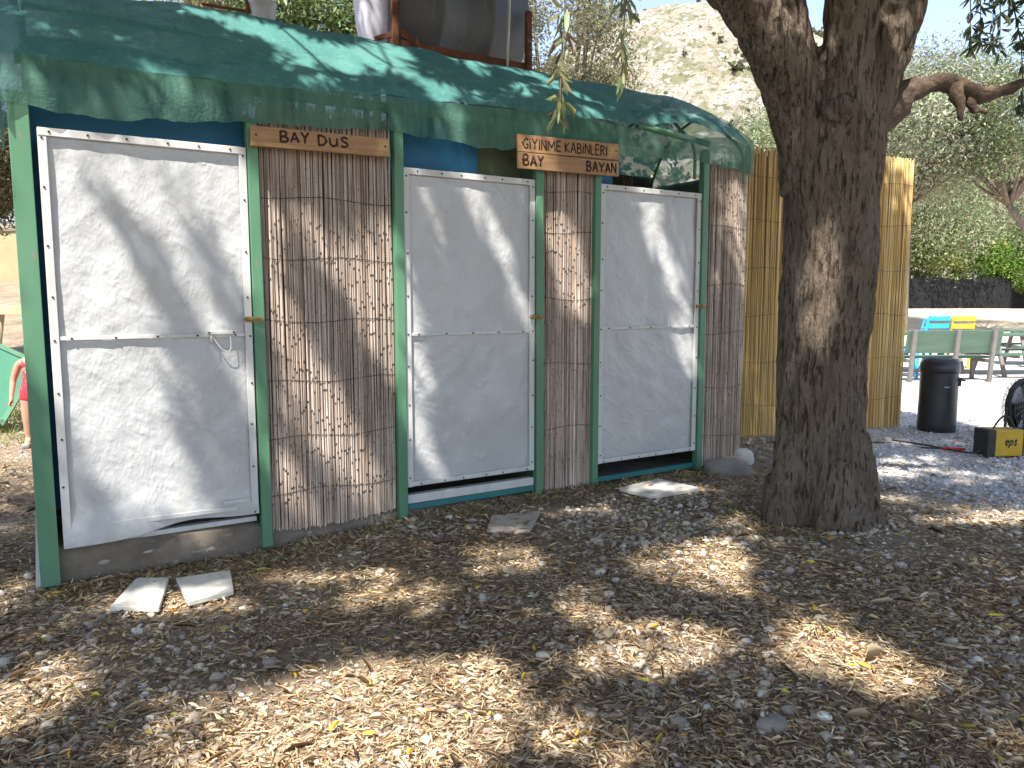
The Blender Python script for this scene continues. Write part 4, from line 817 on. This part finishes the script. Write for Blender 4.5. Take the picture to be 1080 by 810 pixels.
# ------------------------------------------------------------------ black fence and far vegetation
FE = empty('screen_fence', (7, 37, 0), label='low black screened fence along the far edge of the gravel', cat='fence'); m = MB()
fx = np.linspace(0, 42, 90); P = [[(x, .12 * (float(fbm(x * 1.5, t * 2, 3, 2)) - .5), float(gz(7 + x, 37)) + t * (1.42 + .06 * math.sin(x * 2.1))) for x in fx] for t in np.linspace(-.05, 1, 8)]
m.grid(P); m.build('screen_sheet', M['fence'], FE)
for k in range(15): m = MB(); x = .2 + k * 2.95; m.tube([(x, .1, float(gz(7 + x, 37)) - .1), (x, .1, float(gz(7 + x, 37)) + 1.55)], .03, 6); m.build('fence_post', M['benchleg'], FE)

def tree(name, x, y, h, r, zc, n, col, label, ln=.085, lean=(0, 0), ncl=60, cat='tree', group='olive trees around the yard', tr=.18, sq=.75, aspect=.22, hz=None, vis=None):
    g0 = float(gz(x, y)); t = empty(name, (x, y, g0), label=label, cat=cat, group=group); m = MB(); top = np.array([lean[0], lean[1], zc * .62])
    limb(m, [(0, 0, -.2, tr * 1.5), (lean[0] * .2, lean[1] * .2, zc * .2, tr), (lean[0] * .6, lean[1] * .6, zc * .45, tr * .8), (*top, tr * .55)], 10, 10)
    cl = rdir(ncl) * (rng.uniform(.35, 1.0, (ncl, 1)) ** .6) * np.array([r, r, r * sq]) + np.array([lean[0], lean[1], zc]); cl[:, 2] = np.maximum(cl[:, 2], .5)
    for p in cl[::3]: limb(m, [(*top, tr * .4), (*(top * .5 + p * .5 + rng.normal(0, .15, 3)), tr * .2), (*p, .012)], 6, 5)
    m.build('trunk', M['twig'], t)
    sp = r * .13; ci = rng.integers(0, ncl, n); P = cl[ci] + rng.normal(0, sp, (n, 3)); tone = np.exp(rng.normal(0, .22, ncl))[ci][:, None]
    l_ = rng.uniform(.7, 1.3, n) * ln; V, F, C_ = leaf_cards(P, rdir(n, -.2), rdir(n, .8), l_, l_ * aspect * rng.uniform(.8, 1.4, n), np.clip(vary(col, n, .22, .1) * tone, .005, .6))
    link('crown', mesh_np('crown', V, F, M['leaf'], col=C_), t)
ol = (.23, .265, .15); ol2 = (.28, .30, .20); dk = (.16, .195, .09)
tree('olive_tree', 12.6, 25.0, 9, 2.7, 6.6, 42000, ol2, 'silvery olive tree right of the trunk above the black fence', .13, ncl=150, aspect=.3, tr=.12)
tree('olive_tree', 19.0, 39.5, 9, 4.8, 5.0, 46000, ol, 'broad olive tree spreading behind the coloured chairs', .18, ncl=150, aspect=.3)
tree('olive_tree', 17.2, 24.0, 8, 2.6, 6.6, 24000, dk, 'olive tree with dark leaning trunk at the right picture edge', .12, lean=(-1.9, .3), ncl=70, aspect=.3, tr=.17)
tree('olive_tree', 11.4, 29.5, 10, 2.9, 6.4, 34000, ol, 'grey green olive tree seen between the trunk and the rocky hill', .15, ncl=120, aspect=.3)
tree('olive_tree', 26.5, 40.0, 8, 4.8, 5.2, 40000, ol2, 'pale olive tree farthest back beyond the fence', .19, ncl=150, aspect=.3)
tree('olive_tree', 22.5, 47.0, 10, 6.0, 9.5, 46000, ol, 'tall olive crown rising behind the other right hand trees', .22, ncl=160, aspect=.3)
tree('green_bush', 24.0, 38.6, 3, 1.9, 2.3, 15000, (.17, .29, .05), 'bright green bush leaning over the black fence', .13, ncl=60, cat='bush', group='bushes along the black fence', tr=.06, aspect=.4)
tree('green_bush', 20.6, 38.8, 3, 1.7, 1.9, 14000, (.24, .29, .10), 'yellow green bush behind the left part of the black fence', .13, ncl=60, cat='bush', group='bushes along the black fence', tr=.06, aspect=.4)
tree('green_bush', 24.6, 36.2, 3, 1.0, 1.35, 8000, (.13, .21, .04), 'mid green bush growing in front of the black fence', .11, ncl=40, cat='bush', group='bushes along the black fence', tr=.05, aspect=.4)
tree('olive_tree', .75, 12.5, 8, 1.15, 5.0, 30000, (.21, .20, .11), 'drooping olive tree beside the rusty tank stand', .075, ncl=90, sq=1.6, aspect=.25)
tree('olive_tree', -3.75, 14.5, 8, 1.35, 6.2, 17000, (.15, .20, .07), 'leafy dark green tree between the bucket and the pale drum', .12, ncl=60, aspect=.32)
tree('olive_tree', -6.4, 15.0, 8, 1.9, 6.1, 20000, (.2, .18, .08), 'brownish olive tree behind the left end of the roof', .10, ncl=70, aspect=.3)
tree('olive_tree', -10.6, 15.0, 7, 1.7, 4.2, 40000, (.15, .14, .075), 'dry looking olive tree at the left picture edge', .11, ncl=70, aspect=.3)
# scrub on the hill
k = 9000; x = rng.uniform(-150, 330, k); y = rng.uniform(210, 345, k)
ix = np.clip(np.round((x - hx[0]) / (hx[1] - hx[0])).astype(int), 0, len(hx) - 1); iy = np.clip(np.round((y - hy[0]) / (hy[1] - hy[0])).astype(int), 0, len(hy) - 1)
m_ = fbm(x * .03, y * .03, 44, 3) > rng.uniform(.25, .62, k); x, y, ix, iy = x[m_], y[m_], ix[m_], iy[m_]; n = len(x); z = HZ[iy, ix]
per = 26; ci = np.repeat(np.arange(n), per); rr = np.exp(rng.normal(-.15, .45, n)); P = np.stack([x, y, z + rr * .5], 1)[ci] + rdir(n * per) * rr[ci][:, None] * rng.uniform(.3, 1, (n * per, 1))
V, F, C_ = leaf_cards(P, rdir(n * per), rdir(n * per, .6), 1.3 * rr[ci], .8 * rr[ci], vary((.11, .115, .06), n * per, .3))
tag(link('hill_scrub', mesh_np('hill_scrub', V, F, M['leaf'], col=C_)), label='dusty green scrub speckled over the pale rocky hill', cat='scrub', kind='stuff')

# ------------------------------------------------------------------ left background: terrace wall, timber frame, child
tw = empty('terrace_wall', (-16, 27.5, float(gz(-16, 27.5)) - .2), rad(-4), label='sunlit beige rendered terrace wall far behind at the left', cat='wall')
m = MB(); m.box((0, 0, .9), (16, .35, 2.0), bev=.02); m.build('wall_face', M['plaster'], tw); m = MB(); m.box((0, 0, 1.94), (16.1, .45, .09), bev=.01); m.build('coping', M['concrete'], tw)
gy_ = 9.2; sw = empty('timber_frame', (-6.35, gy_, float(gz(-6.35, gy_))), rad(-4), label='pale timber beam frame with slanting legs at the left edge', cat='timber frame')
m = MB(); m.box((0, 0, 1.42), (1.3, .09, .11), bev=.005); m.build('beam', M['palewood'], sw)
for (x0, x1) in ((.28, -.28), (-.42, -.9)):
    m = MB(); m.tube([(x0, .02, 1.38), (x1, -.35, -.02)], .045, 6); m.build('leg', M['palewood'], sw); m = MB(); m.tube([(x0, .04, 1.38), (x1, .45, -.02)], .045, 6); m.build('leg', M['palewood'], sw)
gb = empty('green_board', (-6.02, 8.95, float(gz(-6, 8.95))), rad(12), label='tilted green framed board leaning under the timber beam', cat='board')
Rb = Matrix.Rotation(rad(28), 3, 'Y') @ Matrix.Rotation(rad(-14), 3, 'X'); m = MB(); m.box((0, 0, .62), (.62, .02, .75), R=None); m.V = [tuple(Rb @ Vector((x, y, z - .62)) + Vector((0, 0, .62))) for x, y, z in m.V]; m.build('panel', M['greencloth'], gb)
m = MB()
for (c_, s_) in (((-.31, 0, .62), (.05, .05, .82)), ((.31, 0, .62), (.05, .05, .82)), ((0, 0, .23), (.66, .05, .05)), ((0, 0, 1.0), (.66, .05, .05))): m.box(c_, s_)
m.V = [tuple(Rb @ Vector((x, y, z - .62)) + Vector((0, 0, .62))) for x, y, z in m.V]; m.build('frame', M['green_paint'], gb)

def skin_mesh(name, verts, edges, radii, mt, parent, sub=2):
    me = bpy.data.meshes.new(name); me.from_pydata(verts, edges, []); o = bpy.data.objects.new(name, me); COL.objects.link(o)
    s = o.modifiers.new('s', 'SKIN'); s.use_smooth_shade = True
    for i, r in enumerate(radii): me.skin_vertices[0].data[i].radius = (r, r); me.skin_vertices[0].data[i].use_root = (i == 0)
    u_ = o.modifiers.new('u', 'SUBSURF'); u_.levels = sub
    dg = bpy.context.evaluated_depsgraph_get(); me2 = bpy.data.meshes.new_from_object(o.evaluated_get(dg)); me2.name = name; bpy.data.objects.remove(o)
    me2.materials.clear(); me2.materials.append(mt); me2.polygons.foreach_set('use_smooth', np.ones(len(me2.polygons), bool)); return link(name, me2, parent)
cy_ = 8.3; CH = empty('person', (-5.15, cy_, float(gz(-5.27, cy_))), rad(20), label='child in a red swimsuit standing half hidden behind the left corner post', cat='child'); CH.scale = (1.06, 1.06, 1.0)
Vb = [(0, 0, .60), (0, 0, .72), (0, 0, .86), (0, 0, .93), (.05, -.01, .97), (.10, -.015, 1.03), (.12, -.02, 1.12),
      (-.075, 0, .56), (-.085, -.015, .32), (-.085, .01, .07), (-.09, -.10, .03), (.075, 0, .56), (.085, -.01, .32), (.085, .015, .07), (.09, -.10, .03),
      (-.13, 0, .90), (-.19, .01, .72), (-.20, -.05, .56), (.13, 0, .90), (.19, .01, .72), (.20, -.05, .56)]
Eb = [(0, 1), (1, 2), (2, 3), (3, 4), (4, 5), (5, 6), (0, 7), (7, 8), (8, 9), (9, 10), (0, 11), (11, 12), (12, 13), (13, 14), (3, 15), (15, 16), (16, 17), (3, 18), (18, 19), (19, 20)]
Rb_ = [.10, .095, .105, .07, .042, .078, .075, .075, .05, .034, .026, .075, .05, .034, .026, .042, .032, .022, .042, .032, .022]
for s in (-1, 1):                                     # hands: palm and five fingers
    b0 = 17 if s < 0 else 20; pw = Vb[b0]; pi = len(Vb); Vb.append((pw[0], pw[1] - .02, pw[2] - .045)); Eb.append((b0, pi)); Rb_.append(.02)
    for k in range(5):
        f_ = len(Vb); ox = (-.02 + .01 * k); l_ = (.03, .036, .04, .036, .028)[k]
        Vb.append((pw[0] + ox * .6, pw[1] - .025 + (-.02 if k == 0 else 0), pw[2] - .07)); Vb.append((pw[0] + ox, pw[1] - .035 + (-.02 if k == 0 else 0), pw[2] - .07 - l_)); Eb += [(pi, f_), (f_, f_ + 1)]; Rb_ += [.007, .006]
skin_mesh('body', Vb, Eb, Rb_, M['skin'], CH)
skin_mesh('swimsuit', [(0, 0, .60), (0, 0, .72), (0, 0, .86), (0, 0, .91), (-.075, 0, .56), (-.08, 0, .47), (.075, 0, .56), (.08, 0, .47), (-.09, 0, .9), (.09, 0, .9)], [(0, 1), (1, 2), (2, 3), (0, 4), (4, 5), (0, 6), (6, 7), (3, 8), (3, 9)], [.112, .106, .116, .085, .088, .08, .088, .08, .06, .06], M['swimred'], CH)
skin_mesh('hair', [(.12, .02, 1.15), (.12, .05, 1.08), (.11, .065, .97), (.09, .06, .88)], [(0, 1), (1, 2), (2, 3)], [.075, .08, .06, .03], M['hair'], CH)
m = MB(); 
for s in (-1, 1): m.lathe([(.003, -.004), (.009, 0), (.003, .004)], 10, 0, (.11 + s * .03, -.093, 1.065), R=Matrix.Rotation(rad(90), 3, 'X'))
m.build('eyes', M['black'], CH)
for s in (-1, 1): m = MB(); m.box((s * .09, -.055, .022), (.075, .19, .05), bev=.018); m.build('shoe', M['shoe'], CH)
P = []; n = 2600; x = rng.uniform(-7.2, -4.9, n); y = rng.uniform(8.2, 12, n); P = np.stack([x, y, gz(x, y)], 1); d_ = rdir(n, 1.2, .4); d_[:, 2] = np.abs(d_[:, 2]); l_ = rng.uniform(.06, .2, n)
V, F, C_ = leaf_cards(P, d_, rdir(n), l_, .012, vary((.2, .22, .06), n, .3)); tag(link('grass_patch', mesh_np('grass_patch', V, F, M['leaf'], col=C_)), label='sunlit yellow green grass behind the left corner post', cat='grass', kind='stuff')
